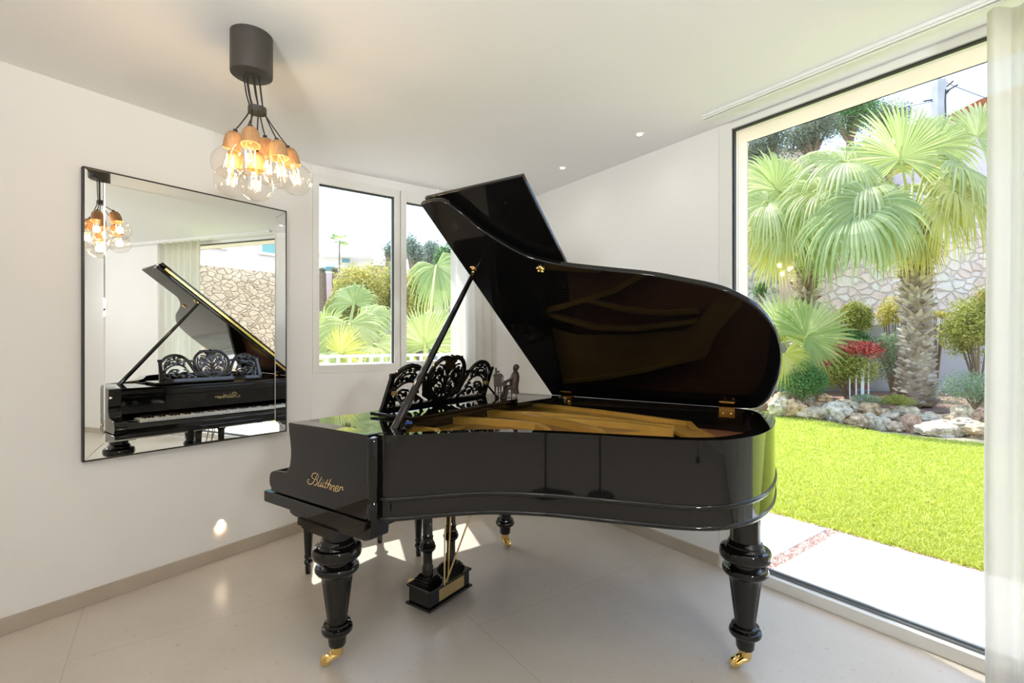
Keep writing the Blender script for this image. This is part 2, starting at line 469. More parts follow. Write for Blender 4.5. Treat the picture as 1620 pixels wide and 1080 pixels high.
big = [(XA - .2, YN - .2), (XR + .2, YN - .2), (XR + .2, CR.y + .3), (KC.x - .12, KC.y + .36), (XA - .3, A0.y + .02)]
mb = MB(); mb.prism(big, CEIL, CEIL + 0.3); tag(mb.build('ceiling', M_ceil, smooth=0), kind='structure')
mb = MB(); mb.box(XA - 0.2, XA, YN - .2, A0.y, -0.1, CEIL); tag(mb.build('wall_left', M_wall, smooth=0), kind='structure')
mb = MB(); mb.box(XA - .2, XR + .2, YN - .2, YN, -0.1, CEIL); tag(mb.build('wall_near', M_wall, smooth=0), kind='structure')
mb = MB(); mb.box(XR, XR + .2, YN, CR.y + .2, -0.1, CEIL)
tag(mb.build('wall_right', M_wall, smooth=0), kind='structure')
# window wall (slightly turned from the mirror wall)
WB0, WB1, WBZ0, WBZ1 = 0.0, 1.30, 1.075, 2.475
mb = MB()
slab(mb, onB, -0.0, tB + 0.25, -0.25, 0, -0.1, WBZ0)
slab(mb, onB, -0.0, tB + 0.25, -0.25, 0, WBZ1, CEIL)
slab(mb, onB, WB1, tB + 0.25, -0.25, 0, WBZ0, WBZ1)
slab(mb, onB, -0.25, 0.0, -0.25, 0.0, -0.1, CEIL)
tag(mb.build('wall_back', M_wall, smooth=0), kind='structure')
# long wall with the big garden window
WC0, WC1 = 0.0, -1.92
mb = MB()
slab(mb, onC, WC0, tK, -0.25, 0, -0.1, CEIL)
slab(mb, onC, WC1, WC0, -0.25, 0, 2.535, CEIL)
slab(mb, onC, tR - .2, WC1, -0.25, 0, -0.1, CEIL)
slab(mb, onC, WC1, WC0, -0.25, -0.002, -0.12, -0.022)
tag(mb.build('wall_garden', M_wall, smooth=0), kind='structure')
# skirting
def skirt(name, f, t0, t1):
    mb = MB(); slab(mb, f, t0, t1, 0.0, 0.012, 0.0, 0.075)
    tag(mb.build(name, M_base, smooth=0, bevel=0.002), kind='structure')
mb = MB(); mb.box(XA, XA + 0.012, YN, A0.y, 0, 0.075); tag(mb.build('baseboard_left', M_base, smooth=0, bevel=0.002), kind='structure')
skirt('baseboard_back', onB, 0.0, tB)
skirt('baseboard_garden', onC, WC0 + 0.002, tK)
skirt('baseboard_right', onC, tR, WC1)
# outside plaster skin of the garden wall
mb = MB()
slab(mb, onC, WC0 - 0.03, tK + 0.3, -0.262, -0.25, -0.1, CEIL + 0.3)
slab(mb, onC, WC0 - 0.03, WC0 - 0.003, -0.262, -0.075, -0.02, 2.5)
slab(mb, onC, WC1, WC0 - 0.03, -0.262, -0.075, 2.50, 2.535)
slab(mb, onC, WC1, WC0, -0.262, -0.25, 2.50, CEIL + 0.3)
tag(mb.build('trim_1', M_ext, smooth=0), kind='structure')

# window 1 : two lights in the turned wall
def window(name, f, t0, t1, z0, z1, members, panes, gaskets, prow, glass_p):
    r = empty(name, f((t0 + t1) / 2, 0, z0), kind='structure')
    mb = MB()
    for (a, b, c, d, p0, p1) in members: slab(mb, f, a, b, p0, p1, c, d)
    mb.build('window_frame', M_frame, r, smooth=0, bevel=0.003)
    mb = MB()
    for (a, b, c, d, p0, p1) in gaskets: slab(mb, f, a, b, p0, p1, c, d)
    mb.build('window_gasket', M_gasket, r, smooth=0)
    for (a, b, c, d) in panes:
        mb = MB(); slab(mb, f, a, b, glass_p - .003, glass_p + .003, c, d)
        mb.build('window_glass', M_pane, r, smooth=0)
    return r
gz0, gz1 = 1.133, 2.416
w1 = window('window_1', onB, WB0, WB1, WBZ0, WBZ1,
       [(0.001, 0.045, WBZ0, WBZ1, -0.07, 0.004), (0.045, 0.604, WBZ0, gz0, -0.07, 0.004), (0.045, 0.604, gz1, WBZ1, -0.07, 0.004),
        (0.604, 0.650, WBZ0, WBZ1, -0.07, 0.004), (0.655, 0.70, WBZ0, WBZ1, -0.07, 0.010),
        (0.70, 1.245, WBZ0, gz0 + .012, -0.07, 0.010), (0.70, 1.245, gz1 - .022, WBZ1, -0.07, 0.010), (1.245, 1.30, WBZ0, WBZ1, -0.07, 0.010)],
       [(0.045, 0.604, gz0, gz1), (0.70, 1.245, gz0 + .012, gz1 - .022)],
       [(0.045, 0.604, gz1 - .010, gz1, -0.035, -0.012), (0.594, 0.604, gz0, gz1, -0.035, -0.012),
        (0.70, 1.245, gz1 - .030, gz1 - .022, -0.035, -0.012)], None, -0.04)
mb = MB(); p = onB(0.678, 0.010, 1.33)
mb.lathe([(0, 0), (0.007, 0), (0.007, 0.004), (0, 0.006)], p, -BN, 12); mb.build('lock_cap', M_white, w1)
# window 2 : floor to ceiling garden window
r2 = empty('window_2', onC(-.95, 0, 0), kind='structure')
mb = MB()
slab(mb, onC, WC0 - 0.073, WC0, -0.075, 0.004, 0.0, 2.535)
slab(mb, onC, WC1, WC1 + 0.073, -0.075, 0.004, 0.0, 2.535)
slab(mb, onC, WC1 + .073, WC0 - 0.073, -0.075, 0.004, 2.50, 2.535)
slab(mb, onC, WC1 + .073, WC0 - 0.073, -0.075, 0.012, 0.0, 0.058)
mb.build('window_frame', M_frame, r2, smooth=0, bevel=0.003)
mb = MB()
slab(mb, onC, WC0 - 0.084, WC0 - 0.073, -0.034, -0.012, 0.058, 2.50)
slab(mb, onC, WC1 + .073, WC0 - 0.073, -0.030, -0.012, 2.489, 2.50)
mb.build('window_gasket', M_gasket, r2, smooth=0)
mb = MB()
slab(mb, onC, WC1 + .073, WC0 - 0.088, -0.045, -0.020, 0.058, 0.068)
slab(mb, onC, WC1 + .073, WC0 - 0.088, -0.05, -0.032, 0.068, 0.078)
mb.build('sill_gasket', M_ggasket, r2, smooth=0)
mb = MB(); slab(mb, onC, WC1 + .073, WC0 - 0.088, -0.043, -0.037, 0.07, 2.49); mb.build('window_glass', M_pane, r2, smooth=0)

# ---------------------------------------------------------------- curtains and track
def curtain(name, f, t0, t1, p, z0, z1, folds, amp, label, seed):
    rnd = random.Random(seed); n = folds * 12; nz = 16
    vs = []; fs = []
    ph = [rnd.uniform(-.5, .5) for _ in range(folds + 2)]
    for j in range(nz + 1):
        z = z0 + (z1 - z0) * j / nz
        for i in range(n + 1):
            u = i / n; k = u * folds; a = ph[int(k)] * (1 - (k % 1)) + ph[int(k) + 1] * (k % 1)
            off = amp * math.sin(2 * math.pi * k + a) + amp * .25 * math.sin(5.1 * k + 1.3 * a + z * .6)
            vs.append(f(t0 + (t1 - t0) * u + 0.012 * math.sin(z * 1.4 + a * 3) * (1 - j / nz), p + off * (0.75 + 0.25 * (1 - j / nz)), z))
    for j in range(nz):
        for i in range(n):
            a = j * (n + 1) + i; fs.append((a, a + 1, a + n + 2, a + n + 1))
    mb = MB(); mb.add(vs, fs)
    o = mb.build(name, M_sheer, base=f((t0 + t1) / 2, p, z0), smooth=180)
    s = o.modifiers.new('thickness', 'SOLIDIFY'); s.thickness = 0.0012
    return tag(o, label, 'curtain', 'sheer curtains')
curtain('curtain', onB, 1.055, 1.50, 0.075, 0.012, CEIL - .002, 5, 0.026, 'gathered white sheer curtain hanging to the right of the two-pane window', 3)
curtain('curtain', onC, -1.150, -1.90, 0.13, 0.012, CEIL - .022, 7, 0.036, 'white sheer curtain drawn beside the tall garden window at the right', 5)
mb = MB()
slab(mb, onC, -2.6, -0.02, 0.17, 0.215, CEIL - 0.016, CEIL)
slab(mb, onC, -2.6, -0.02, 0.175, 0.185, CEIL - 0.024, CEIL - .016)
slab(mb, onC, -2.6, -0.02, 0.20, 0.21, CEIL - 0.024, CEIL - .016)
tag(mb.build('curtain_track', M_track, base=onC(-1.3, .19, CEIL - .024), smooth=0, bevel=0.002), 'slim white curtain track fixed to the ceiling along the garden window', 'curtain track')

# ---------------------------------------------------------------- recessed spots
def downlight(x, y, label):
    r = empty('downlight', (x, y, CEIL), label, 'ceiling light', 'recessed ceiling spots')
    mb = MB(); mb.lathe([(0.017, 0.0), (0.017, -0.004), (0.026, -0.004), (0.028, 0.0)], (x, y, CEIL), (0, 0, 1), 24); mb.build('trim_ring', M_white, r)
    mb = MB(); mb.lathe([(0, -0.001), (0.016, -0.001), (0.016, 0.0)], (x, y, CEIL), (0, 0, 1), 20); mb.build('lens', M_spot, r)
    return r
def spot_lamp(x, y, watts=FILL_SPOT_W):
    l = bpy.data.lights.new('spot_beam', 'SPOT'); l.energy = watts; l.spot_size = math.radians(165); l.spot_blend = 1.0
    l.shadow_soft_size = 0.10; l.color = (1.0, 0.99, 0.98)
    o = bpy.data.objects.new('spot_beam', l); o.location = (x, y, CEIL - 0.02); COL.objects.link(o)
downlight(-1.024, 2.85, 'recessed ceiling spot nearer the garden window'); spot_lamp(-1.024, 2.85, 1.0)
downlight(-1.675, 3.088, 'recessed ceiling spot farther from the garden window, near the raised lid tip'); spot_lamp(-1.675, 3.088, 1.0)
for (x, y) in [(1.2, 1.2), (2.8, 0.8), (-1.0, -1.6), (-0.2, -1.0), (1.5, -1.0), (3.0, -1.0), (-1.2, -2.8), (-.2, -2.6), (1.5, -2.6), (3.0, -2.6)]:  # extra unseen spots, put in for general room brightness
    downlight(x, y, 'small ceiling spot added out of view to light the room'); spot_lamp(x, y)
# two uplighters added out of view behind the camera to brighten the room
def fill_lamp(x, y, watts, aim, label):
    r = empty('fill_lamp', (x, y, 0), label, 'fill lamp', 'added fill lamps')
    mb = MB(); mb.lathe([(0, 0), (.15, 0), (.15, .012), (.13, .022), (0, .022)], (x, y, 0), (0, 0, 1), 32); mb.build('base', M_canopy, r)
    mb = MB(); mb.lathe([(.011, .02), (.011, 1.70)], (x, y, 0), (0, 0, 1), 14); mb.build('pole', M_canopy, r)
    mb = MB(); mb.lathe([(.02, 1.69), (.06, 1.70), (.14, 1.77), (.145, 1.77), (.138, 1.772), (.06, 1.708), (.02, 1.70)], (x, y, 0), (0, 0, 1), 32); mb.build('shade', M_canopy, r)
    mb = MB(); mb.lathe([(0, 1.765), (.10, 1.765), (.10, 1.772), (0, 1.772)], (x, y, 0), (0, 0, 1), 32); mb.build('diffuser', mk_emit('fill_lamp_diffuser', (1, .92, .8), 2), r)
    l = bpy.data.lights.new('uplight', 'SPOT'); l.energy = watts; l.spot_size = math.radians(125); l.spot_blend = .9; l.shadow_soft_size = .16; l.color = (.95, .98, 1)
    o = bpy.data.objects.new('uplight', l); o.location = (x, y, 1.79); o.rotation_euler = (Vector(aim) - Vector((x, y, 1.79))).to_track_quat('-Z', 'Y').to_euler(); COL.objects.link(o)
fill_lamp(-0.3, -0.8, 115, (-1.0, 1.4, 3.6), 'added fill lamp, unseen behind the camera on the mirror-wall side')
fill_lamp(2.6, -0.9, 190, (-0.1, 2.0, 3.6), 'added fill lamp, unseen behind the camera on the glazed side')
# small round step light in the mirror wall
r = empty('step_light', (XA, 1.433, 0.216), 'small round glowing light set low in the white wall under the mirror', 'wall light')
mb = MB(); mb.lathe([(0.020, 0), (0.020, 0.003), (0.025, 0.002), (0.026, 0)], (XA, 1.433, 0.216), (1, 0, 0), 24); mb.build('trim_ring', M_white, r)
mb = MB(); mb.lathe([(0, 0.002), (0.019, 0.002), (0.020, 0)], (XA, 1.433, 0.216), (1, 0, 0), 20); mb.build('lens', M_spot, r)
l = bpy.data.lights.new('step_beam', 'SPOT'); l.energy = 1.6; l.spot_size = math.radians(100); l.spot_blend = 0.9; l.color = (1, 0.62, 0.34); l.shadow_soft_size = .02
o = bpy.data.objects.new('step_beam', l); o.location = (XA + 0.012, 1.433, 0.216); o.rotation_euler = (0, math.radians(58), 0); COL.objects.link(o)

# ---------------------------------------------------------------- wall mirror
MT = math.radians(2.1)                    # it hangs a touch off parallel
mc = Vector((XA + 0.045, 1.30, 0))
md = Vector((math.sin(MT), math.cos(MT), 0)); mn = Vector((math.cos(MT), -math.sin(MT), 0))
def onM(y, z, p): return mc + md * (y - 1.30) + mn * p + Vector((0, 0, z))
MY0, MY1, MZ0, MZ1 = 0.786, 1.812, 0.713, 2.152
IY0, IY1, IZ0, IZ1 = 0.866, 1.738, 0.793, 2.092
r = empty('wall_mirror', (XA, 1.30, MZ0), 'large rectangular mirror with silvered border strips hung on the white left wall', 'mirror')
mb = MB()
for (a, b, c_, d_) in ((MY0, MY0 + .007, MZ0, MZ1), (MY1 - .006, MY1, MZ0, MZ1), (MY0, MY1, MZ0, MZ0 + .007), (MY0, MY1, MZ1 - .007, MZ1)):
    vs = [onM(y, z, p) for p in (-0.03, 0.004) for z in (c_, d_) for y in (a, b)]
    mb.add(vs, [(0, 2, 3, 1), (4, 5, 7, 6), (0, 1, 5, 4), (2, 6, 7, 3), (0, 4, 6, 2), (1, 3, 7, 5)])
vs = [onM(y, z, p) for p in (-0.03, -0.006) for z in (MZ0, MZ1) for y in (MY0, MY1)]
mb.add(vs, [(0, 2, 3, 1), (4, 5, 7, 6), (0, 1, 5, 4), (2, 6, 7, 3), (0, 4, 6, 2), (1, 3, 7, 5)])
mb.build('mirror_frame', M_mframe, r, smooth=0)
mb = MB(); b_ = 0.006
def plate(mb, quad, th=0.003):
    n = (quad[1] - quad[0]).cross(quad[2] - quad[0]).normalized()
    if n.dot(mn) < 0: n = -n
    mb.add(list(quad) + [q - n * th for q in quad], [(0, 1, 2, 3), (7, 6, 5, 4), (0, 4, 5, 1), (1, 5, 6, 2), (2, 6, 7, 3), (3, 7, 4, 0)])
plate(mb, [onM(y, z, 0.005) for y, z in ((IY0 + b_, IZ0 + b_), (IY1 - b_, IZ0 + b_), (IY1 - b_, IZ1 - b_), (IY0 + b_, IZ1 - b_))])
mb.build('mirror_glass', M_chrome, r, smooth=0)
mb = MB()
ii = [(IY0, IZ0), (IY1, IZ0), (IY1, IZ1), (IY0, IZ1)]; jj = [(IY0 + b_, IZ0 + b_), (IY1 - b_, IZ0 + b_), (IY1 - b_, IZ1 - b_), (IY0 + b_, IZ1 - b_)]
for k in range(4):
    a, b = ii[k], ii[(k + 1) % 4]; c_, d_ = jj[(k + 1) % 4], jj[k]
    plate(mb, [onM(*a, 0.0035), onM(*b, 0.0035), onM(*c_, 0.005), onM(*d_, 0.005)], 0.002)
mb.build('bevel_edge', M_chrome, r, smooth=0)
oo = [(MY0 + .007, MZ0 + .007), (MY1 - .006, MZ0 + .007), (MY1 - .006, MZ1 - .007), (MY0 + .007, MZ1 - .007)]
for k in range(4):
    mb = MB(); a, b = oo[k], oo[(k + 1) % 4]; c_, d_ = ii[(k + 1) % 4], ii[k]
    def sh(p, q, s): 
        e = Vector((q[0] - p[0], q[1] - p[1])).normalized() * s
        return (p[0] + e.x, p[1] + e.y)
    plate(mb, [onM(*sh(a, b, .0012), 0.0018), onM(*sh(b, a, .0012), 0.0018), onM(*sh(c_, d_, .0012), 0.003), onM(*sh(d_, c_, .0012), 0.003)])
    mb.build('border_strip', M_chrome, r, smooth=0)

# ---------------------------------------------------------------- pendant lamp
LX, LY = -1.995, 1.045
r = empty('pendant_lamp', (LX, LY, CEIL), 'cluster pendant lamp of clear glass globes in wooden holders under a brown-grey canopy', 'pendant lamp')
mb = MB(); mb.lathe([(0, -0.165), (0.070, -0.165), (0.077, -0.160), (0.078, -0.152), (0.078, 0.0)], (LX, LY, CEIL), (0, 0, 1), 48)
mb.build('canopy', M_canopy, r)
RC = at(407, 175, 1.975)
mb = MB(); mb.lathe([(0.031, -0.011), (0.034, -0.011), (0.034, 0.011), (0.031, 0.011), (0.031, -0.011)], RC, (0, 0, 1), 32); mb.build('cord_ring', M_canopy, r)
globes = [(362, 258, 2.00), (396, 251, 1.87), (366, 286, 2.07), (405, 292, 1.95), (445, 272, 1.93), (468, 284, 2.06), (423, 268, 2.12)]
GR = 0.066
_o = sorted(range(7), key=lambda i: math.atan2(at(*globes[i]).y - RC.y, at(*globes[i]).x - RC.x))
_a0 = math.atan2(at(*globes[_o[0]]).y - RC.y, at(*globes[_o[0]]).x - RC.x)
RANG = {i: _a0 + 2 * math.pi * j / 7 for j, i in enumerate(_o)}
for k, (gx, gy, gd) in enumerate(globes):
    g = at(gx, gy, gd)
    ang = 2 * math.pi * k / 7
    ringp = RC + Vector((0.027 * math.cos(ang), 0.027 * math.sin(ang), 0))
    # nearest spot on the ring in the globe's direction
    th_ = RANG[k]; ringp = RC + Vector((0.027 * math.cos(th_), 0.027 * math.sin(th_), 0))
    ax = (ringp - g).normalized(); ax = (ax + Vector((0, 0, 0.9))).normalized()
    top = g + ax * (GR + 0.070)
    cano = Vector((LX, LY, CEIL - 0.165)) + (ringp - RC) * 1.1
    mb = MB(); mb.tube(smoothpath([cano, cano * .5 + ringp * .5 + Vector((0, 0, -.01)), ringp, ringp * .45 + top * .55 + Vector((0, 0, -.006)), top], 6), 0.0026, 8); mb.build('cord', M_cord, r)
    mb = MB(); mb.lathe([(0, 0.072), (0.008, 0.072), (0.008, 0.060), (0.012, 0.058)], g + ax * GR, ax, 16); mb.build('cord_grip', M_cord, r)
    mb = MB(); mb.lathe([(0.012, 0.062), (0.022, 0.058), (0.030, 0.044), (0.033, 0.024), (0.034, -0.010), (0.030, -0.010), (0.028, 0.02), (0.012, 0.04)], g + ax * GR, ax, 28); mb.build('bulb_holder', M_wood, r)
    mb = MB()
    prof = [(0.0, -GR)] + [(GR * math.sin(math.pi * i / 22), -GR * math.cos(math.pi * i / 22)) for i in range(1, 19)] + [(0.022, GR * 0.92), (0.018, GR + 0.012)]
    mb.lathe(prof, g, ax, 32); bulb = mb.build('bulb', M_bulb, r, smooth=180)
    q = ax.to_track_quat('Z', 'Y')
    mb = MB()
    for s in range(4):
        a = math.pi * 2 * s / 4
        pts = [q @ Vector((0.016 * math.cos(a + .5 * t), 0.016 * math.sin(a + .5 * t), 0.035 - 0.055 * t)) + g for t in (0, .25, .5, .75, 1)]
        mb.tube(pts, 0.0009, 5)
    mb.build('filament', M_filament, bulb)
    mb = MB(); mb.lathe([(0.004, 0.06), (0.003, 0.0), (0.0025, -0.02)], g, ax, 8); mb.build('filament_stem', M_brassdull, bulb)
    pl = bpy.data.lights.new('bulb_glow', 'POINT'); pl.energy = 0.8; pl.color = (1, 0.66, 0.34); pl.shadow_soft_size = 0.02
    po = bpy.data.objects.new('bulb_glow', pl); po.location = g; COL.objects.link(po)

# ---------------------------------------------------------------- grand piano
HT = 0.97
YT, YBS = 1.135, 2.65           # outer treble cheek, outer bass side
piano = empty('grand_piano', (-1.1, 1.9, 0), 'glossy black grand piano with raised lid, carved music desk and brass casters', 'piano')
bent = [(-1.375, 1.166), (-1.33, 1.172), (-1.283, 1.218), (-1.226, 1.285), (-1.124, 1.392), (-1.045, 1.453), (-0.927, 1.515), (-0.821, 1.556), (-0.713, 1.589),
        (-0.609, 1.622), (-0.454, 1.676), (-0.349, 1.747), (-0.287, 1.842), (-0.252, 1.95), (-0.236, 2.10), (-0.242, 2.26), (-0.265, 2.43), (-0.31, 2.56), (-0.385, 2.635), (-0.47, YBS)]
outer = [tuple(p) for p in smoothpath(bent, 5)] + [(-1.375, YBS)]
def inset(poly, d, n_open):
    out = []
    for i, p in enumerate(poly):
        a = Vector(poly[max(i - 1, 0)]); b = Vector(poly[min(i + 1, len(poly) - 1)])
        t = (b - a).normalized(); nrm = Vector((-t.y, t.x))
        out.append((p[0] + nrm.x * d, p[1] + nrm.y * d))
    return out
inner = inset(outer, 0.052, 0)
inner[0] = (-1.375, inner[0][1]); inner[-1] = (-1.375, inner[-1][1])
def ribbon(mb, po, pi, z0, z1):
    n = len(po)
    vs = [(*p, z0) for p in po] + [(*p, z1) for p in po] + [(*p, z0) for p in pi] + [(*p, z1) for p in pi]
    fs = []
    for i in range(n - 1):
        fs += [(i, i + 1, n + i + 1, n + i), (2 * n + i + 1, 2 * n + i, 3 * n + i, 3 * n + i + 1), (n + i, n + i + 1, 3 * n + i + 1, 3 * n + i), (i + 1, i, 2 * n + i, 2 * n + i + 1)]
    fs += [(0, n, 3 * n, 2 * n), (n - 1, 3 * n - 1, 4 * n - 1, 2 * n - 1)]
    mb.add(vs, fs)
mb = MB(); ribbon(mb, outer, inner, 0.672, HT)
mb.build('rim', M_black, piano, smooth=50, bevel=0.004, seg=3)
# bead along the rim and lower moulding
def beadprof(mb, path, prof):
    n = len(path); m = len(prof); vs = []
    for i, p in enumerate(path):
        a = Vector(path[max(i - 1, 0)]); b = Vector(path[min(i + 1, n - 1)])
        t = (b - a).normalized(); nr = Vector((t.y, -t.x))
        for (d, z) in prof: vs.append((p[0] + nr.x * d, p[1] + nr.y * d, z))
    fs = [(i * m + k, (i + 1) * m + k, (i + 1) * m + k + 1, i * m + k + 1) for i in range(n - 1) for k in range(m - 1)]
    fs += [tuple(range(m)), tuple((n - 1) * m + k for k in range(m))[::-1]]
    mb.add(vs, fs)
arc = [(0.008 * math.sin(math.pi * k / 8) - 0.001, 0.745 - 0.009 * math.cos(math.pi * k / 8)) for k in range(9)]
mb = MB(); beadprof(mb, outer, arc); mb.build('rim_bead', M_black, piano, smooth=60)
mb = MB(); beadprof(mb, outer, [(-.002, .669), (0.003, .669), (0.0055, .673), (0.005, .680), (0.001, .684), (-.002, .685)]); mb.build('rim_base_moulding', M_black, piano, smooth=60)
bottom = inner
mb = MB(); mb.prism(inner, 0.69, 0.71); mb.build('case_bottom', M_blacksoft, piano, smooth=0)
mb = MB(); mb.prism(inset(outer, 0.05, 0), 0.845, 0.858); mb.build('soundboard', M_sound, piano, smooth=0)

# treble and bass cheeks with their scrolled front profile (in X, Z)
cheek = smoothpath([(-1.884, 0.968), (-1.879, 0.93), (-1.870, 0.885), (-1.867, 0.840), (-1.876, 0.795), (-1.899, 0.767)], 5)
cheek = [tuple(p) for p in cheek] + [tuple(p) for p in smoothpath([(-1.925, 0.764), (-1.985, 0.758), (-2.016, 0.746), (-2.026, 0.722), (-2.024, 0.695), (-2.012, 0.680)], 4)] + [(-2.012, 0.668), (-1.40, 0.668), (-1.380, 0.69), (-1.378, 0.93), (-1.386, 0.958), (-1.40, HT), (-1.872, HT + .001)]
pX = lambda a, b, h: (a, h, b)
slab_ = [(-2.052, 0.660), (-2.056, 0.655), (-2.056, 0.622), (-2.052, 0.618), (-1.44, 0.618), (-1.405, 0.632), (-1.40, 0.668), (-2.04, 0.668)]
slab_ = [(-2.056, 0.664), (-2.056, 0.622), (-2.052, 0.618), (-1.43, 0.618), (-1.404, 0.634), (-1.396, 0.664)]
low_ = [(-1.895, 0.618), (-1.895, 0.603), (-1.885, 0.594), (-1.86, 0.588), (-1.80, 0.584), (-1.42, 0.586), (-1.385, 0.600), (-1.375, 0.69), (-1.44, 0.69)]
for (y0, y1, s) in ((YT, YT + 0.072, 1), (YBS - 0.072, YBS, -1)):
    mb = MB(); mb.prism(cheek, y0, y1, pX)
    o = mb.build('cheek', M_black, piano, smooth=30, bevel=0.006, seg=3)
    mb = MB(); mb.prism(slab_, y0 - (0.006 if s > 0 else 0), y1 + (0 if s > 0 else .006), pX); mb.build('cheek_base', M_black, piano, smooth=30, bevel=0.005, seg=3)
    mb = MB(); mb.prism(low_, y0 + (0.010 if s > 0 else -.02), y1 + (0.02 if s > 0 else -.010), pX); mb.build('cheek_underbody', M_black, piano, smooth=30, bevel=0.006, seg=3)
mb = MB(); mb.lathe([(0.0, .672), (.020, .672), (.0225, .69), (.0225, .728), (.019, .734), (.019, .740), (.0225, .746), (.0225, .945), (.018, .960), (0, .964)], (-1.386, YT + .0215, 0), (0, 0, 1), 40); mb.build('cheek_corner', M_black, piano, smooth=50)
mb = MB(); mb.box(-1.44, -1.345, YT + .06, YBS - .06, 0.672, 0.70); mb.build('belly_rail', M_blacksoft, piano, smooth=0, bevel=.004)
mb = MB(); mb.box(-2.03, -1.40, YT + .06, YBS - .06, 0.622, 0.668); mb.build('key_bed', M_black, piano, smooth=0, bevel=0.004)
# flat arm tops behind the cheeks, the shelf that carries the music desk
mb = MB(); mb.prism([(-1.876, YT + .06), (-1.40, YT + .06), (-1.345, YT + .10), (-1.345, YT + 0.14), (-1.44, 1.40), (-1.876, 1.40)], HT - 0.022, HT - .001); mb.build('arm_top', M_black, piano, smooth=0, bevel=0.003)
mb = MB(); mb.prism([(-1.876, 2.20), (-1.47, 2.20), (-1.42, 2.60), (-1.876, 2.60)], HT - 0.022, HT - .001); mb.build('arm_top', M_black, piano, smooth=0, bevel=0.003)
mb = MB(); mb.box(-1.876, -1.60, 1.395, 2.205, HT - 0.022, HT - .003); mb.build('action_cover', M_black, piano, smooth=0, bevel=0.003)
mb = MB(); mb.box(-1.876, -1.842, YT + .07, YBS - .07, 0.90, HT - .02); mb.build('name_rail', M_black, piano, smooth=0, bevel=0.006, seg=3)
mb = MB(); mb.box(-1.862, -1.842, YT + .07, YBS - .07, 0.785, 0.905); mb.build('fallboard', M_black, piano, smooth=0, bevel=0.003)
mb = MB(); mb.prism([(-2.022, .668), (-2.018, .70), (-1.99, .722), (-1.985, .722), (-1.985, .668)], YT + .072, YBS - .072, pX); mb.build('key_slip', M_black, piano, smooth=30, bevel=0.003)
KY0, KY1 = 1.285, 2.505
for (a, b) in ((YT + .072, KY0 - .004), (KY1 + .004, YBS - .072)):
    mb = MB(); mb.prism([(-1.985, .668), (-1.985, .722), (-1.97, .738), (-1.95, .742), (-1.862, .742), (-1.862, .668)], a, b, pX); mb.build('key_block', M_black, piano, smooth=30, bevel=0.004)
nw = 52; kw = (KY1 - KY0) / nw
# treble lies at the camera side (small Y): the bass A is key 0 at the far end
proto = None
wx0, wx1 = -1.982, -1.845
for k in range(nw):
    yc = KY1 - (k + .5) * kw
    if proto is None:
        mb = MB(); mb.box(wx0, wx1, yc - kw / 2 + .0004, yc + kw / 2 - .0004, 0.728, 0.750); proto = mb.build('white_key', M_ivory, piano, smooth=0, bevel=0.0012); y00 = yc
    else:
        c_ = proto.copy(); COL.objects.link(c_); c_.parent = piano; c_.location = (0, yc - y00, 0)
proto = None
for k in range(nw - 1):
    if 'ABCDEFG'[k % 7] in 'BE': continue
    yc = KY1 - (k + 1) * kw
    if proto is None:
        mb = MB(); mb.prism([(-1.935, .748), (-1.931, .761), (-1.845, .763), (-1.845, .748)], yc - .0055, yc + .0055, pX); proto = mb.build('black_key', M_black, piano, smooth=0, bevel=0.0012); y00 = yc
    else:
        c_ = proto.copy(); COL.objects.link(c_); c_.parent = piano; c_.location = (0, yc - y00, 0)

# lettering : traced pen strokes, reused on the cheek and on the fallboard
STROKES = [
 [(302, 455), (285, 432), (262, 450), (258, 490), (280, 530), (320, 552), (362, 540), (405, 495), (440, 430), (465, 375), (482, 330)],
 [(425, 425), (385, 405), (362, 370), (372, 318), (412, 284), (465, 286), (508, 318), (520, 365), (505, 410), (462, 436)],
 [(462, 436), (492, 456), (494, 505), (470, 555), (432, 575), (404, 552)],
 [(606, 372), (570, 445), (528, 530), (508, 578), (522, 602), (548, 590)],
 [(612, 488), (578, 548), (560, 590), (576, 608), (612, 580), (652, 512)],
 [(660, 500), (630, 560), (616, 602), (632, 622), (660, 606)],
 [(622, 438), (630, 446)], [(660, 452), (668, 460)],
 [(756, 432), (718, 510), (684, 590), (676, 628), (694, 642), (720, 622)], [(684, 512), (764, 540)],
 [(830, 424), (796, 500), (752, 592), (730, 648)], [(752, 606), (790, 560), (822, 556), (826, 584), (800, 640), (796, 672), (816, 682), (842, 660)],
 [(872, 572), (846, 630), (826, 682)], [(846, 636), (882, 590), (914, 588), (916, 616), (890, 672), (888, 704), (908, 712), (930, 690)],
 [(938, 672), (978, 660), (1012, 624), (1010, 596), (984, 590), (952, 622), (932, 676), (936, 716), (962, 726), (996, 700), (1020, 664)],
 [(1046, 606), (1056, 632), (1034, 690), (1008, 738)], [(1042, 668), (1076, 626), (1104, 616), (1114, 640), (1104, 676), (1116, 696), (1138, 684)]]
def cheek_pt(a, b):
    px, py = 470 + a * .0648, 730 + b * .0648
    d = at(px, py, 1.0) - Vector((0, 0, EYE)); t = YT / d.y
    return Vector((d.x * t, YT, EYE + d.z * t))
LP = [[cheek_pt(*p) for p in s] for s in STROKES]
ox = sum(p.x for s in LP for p in s) / sum(len(s) for s in LP); oz = sum(p.z for s in LP for p in s) / sum(len(s) for s in LP)
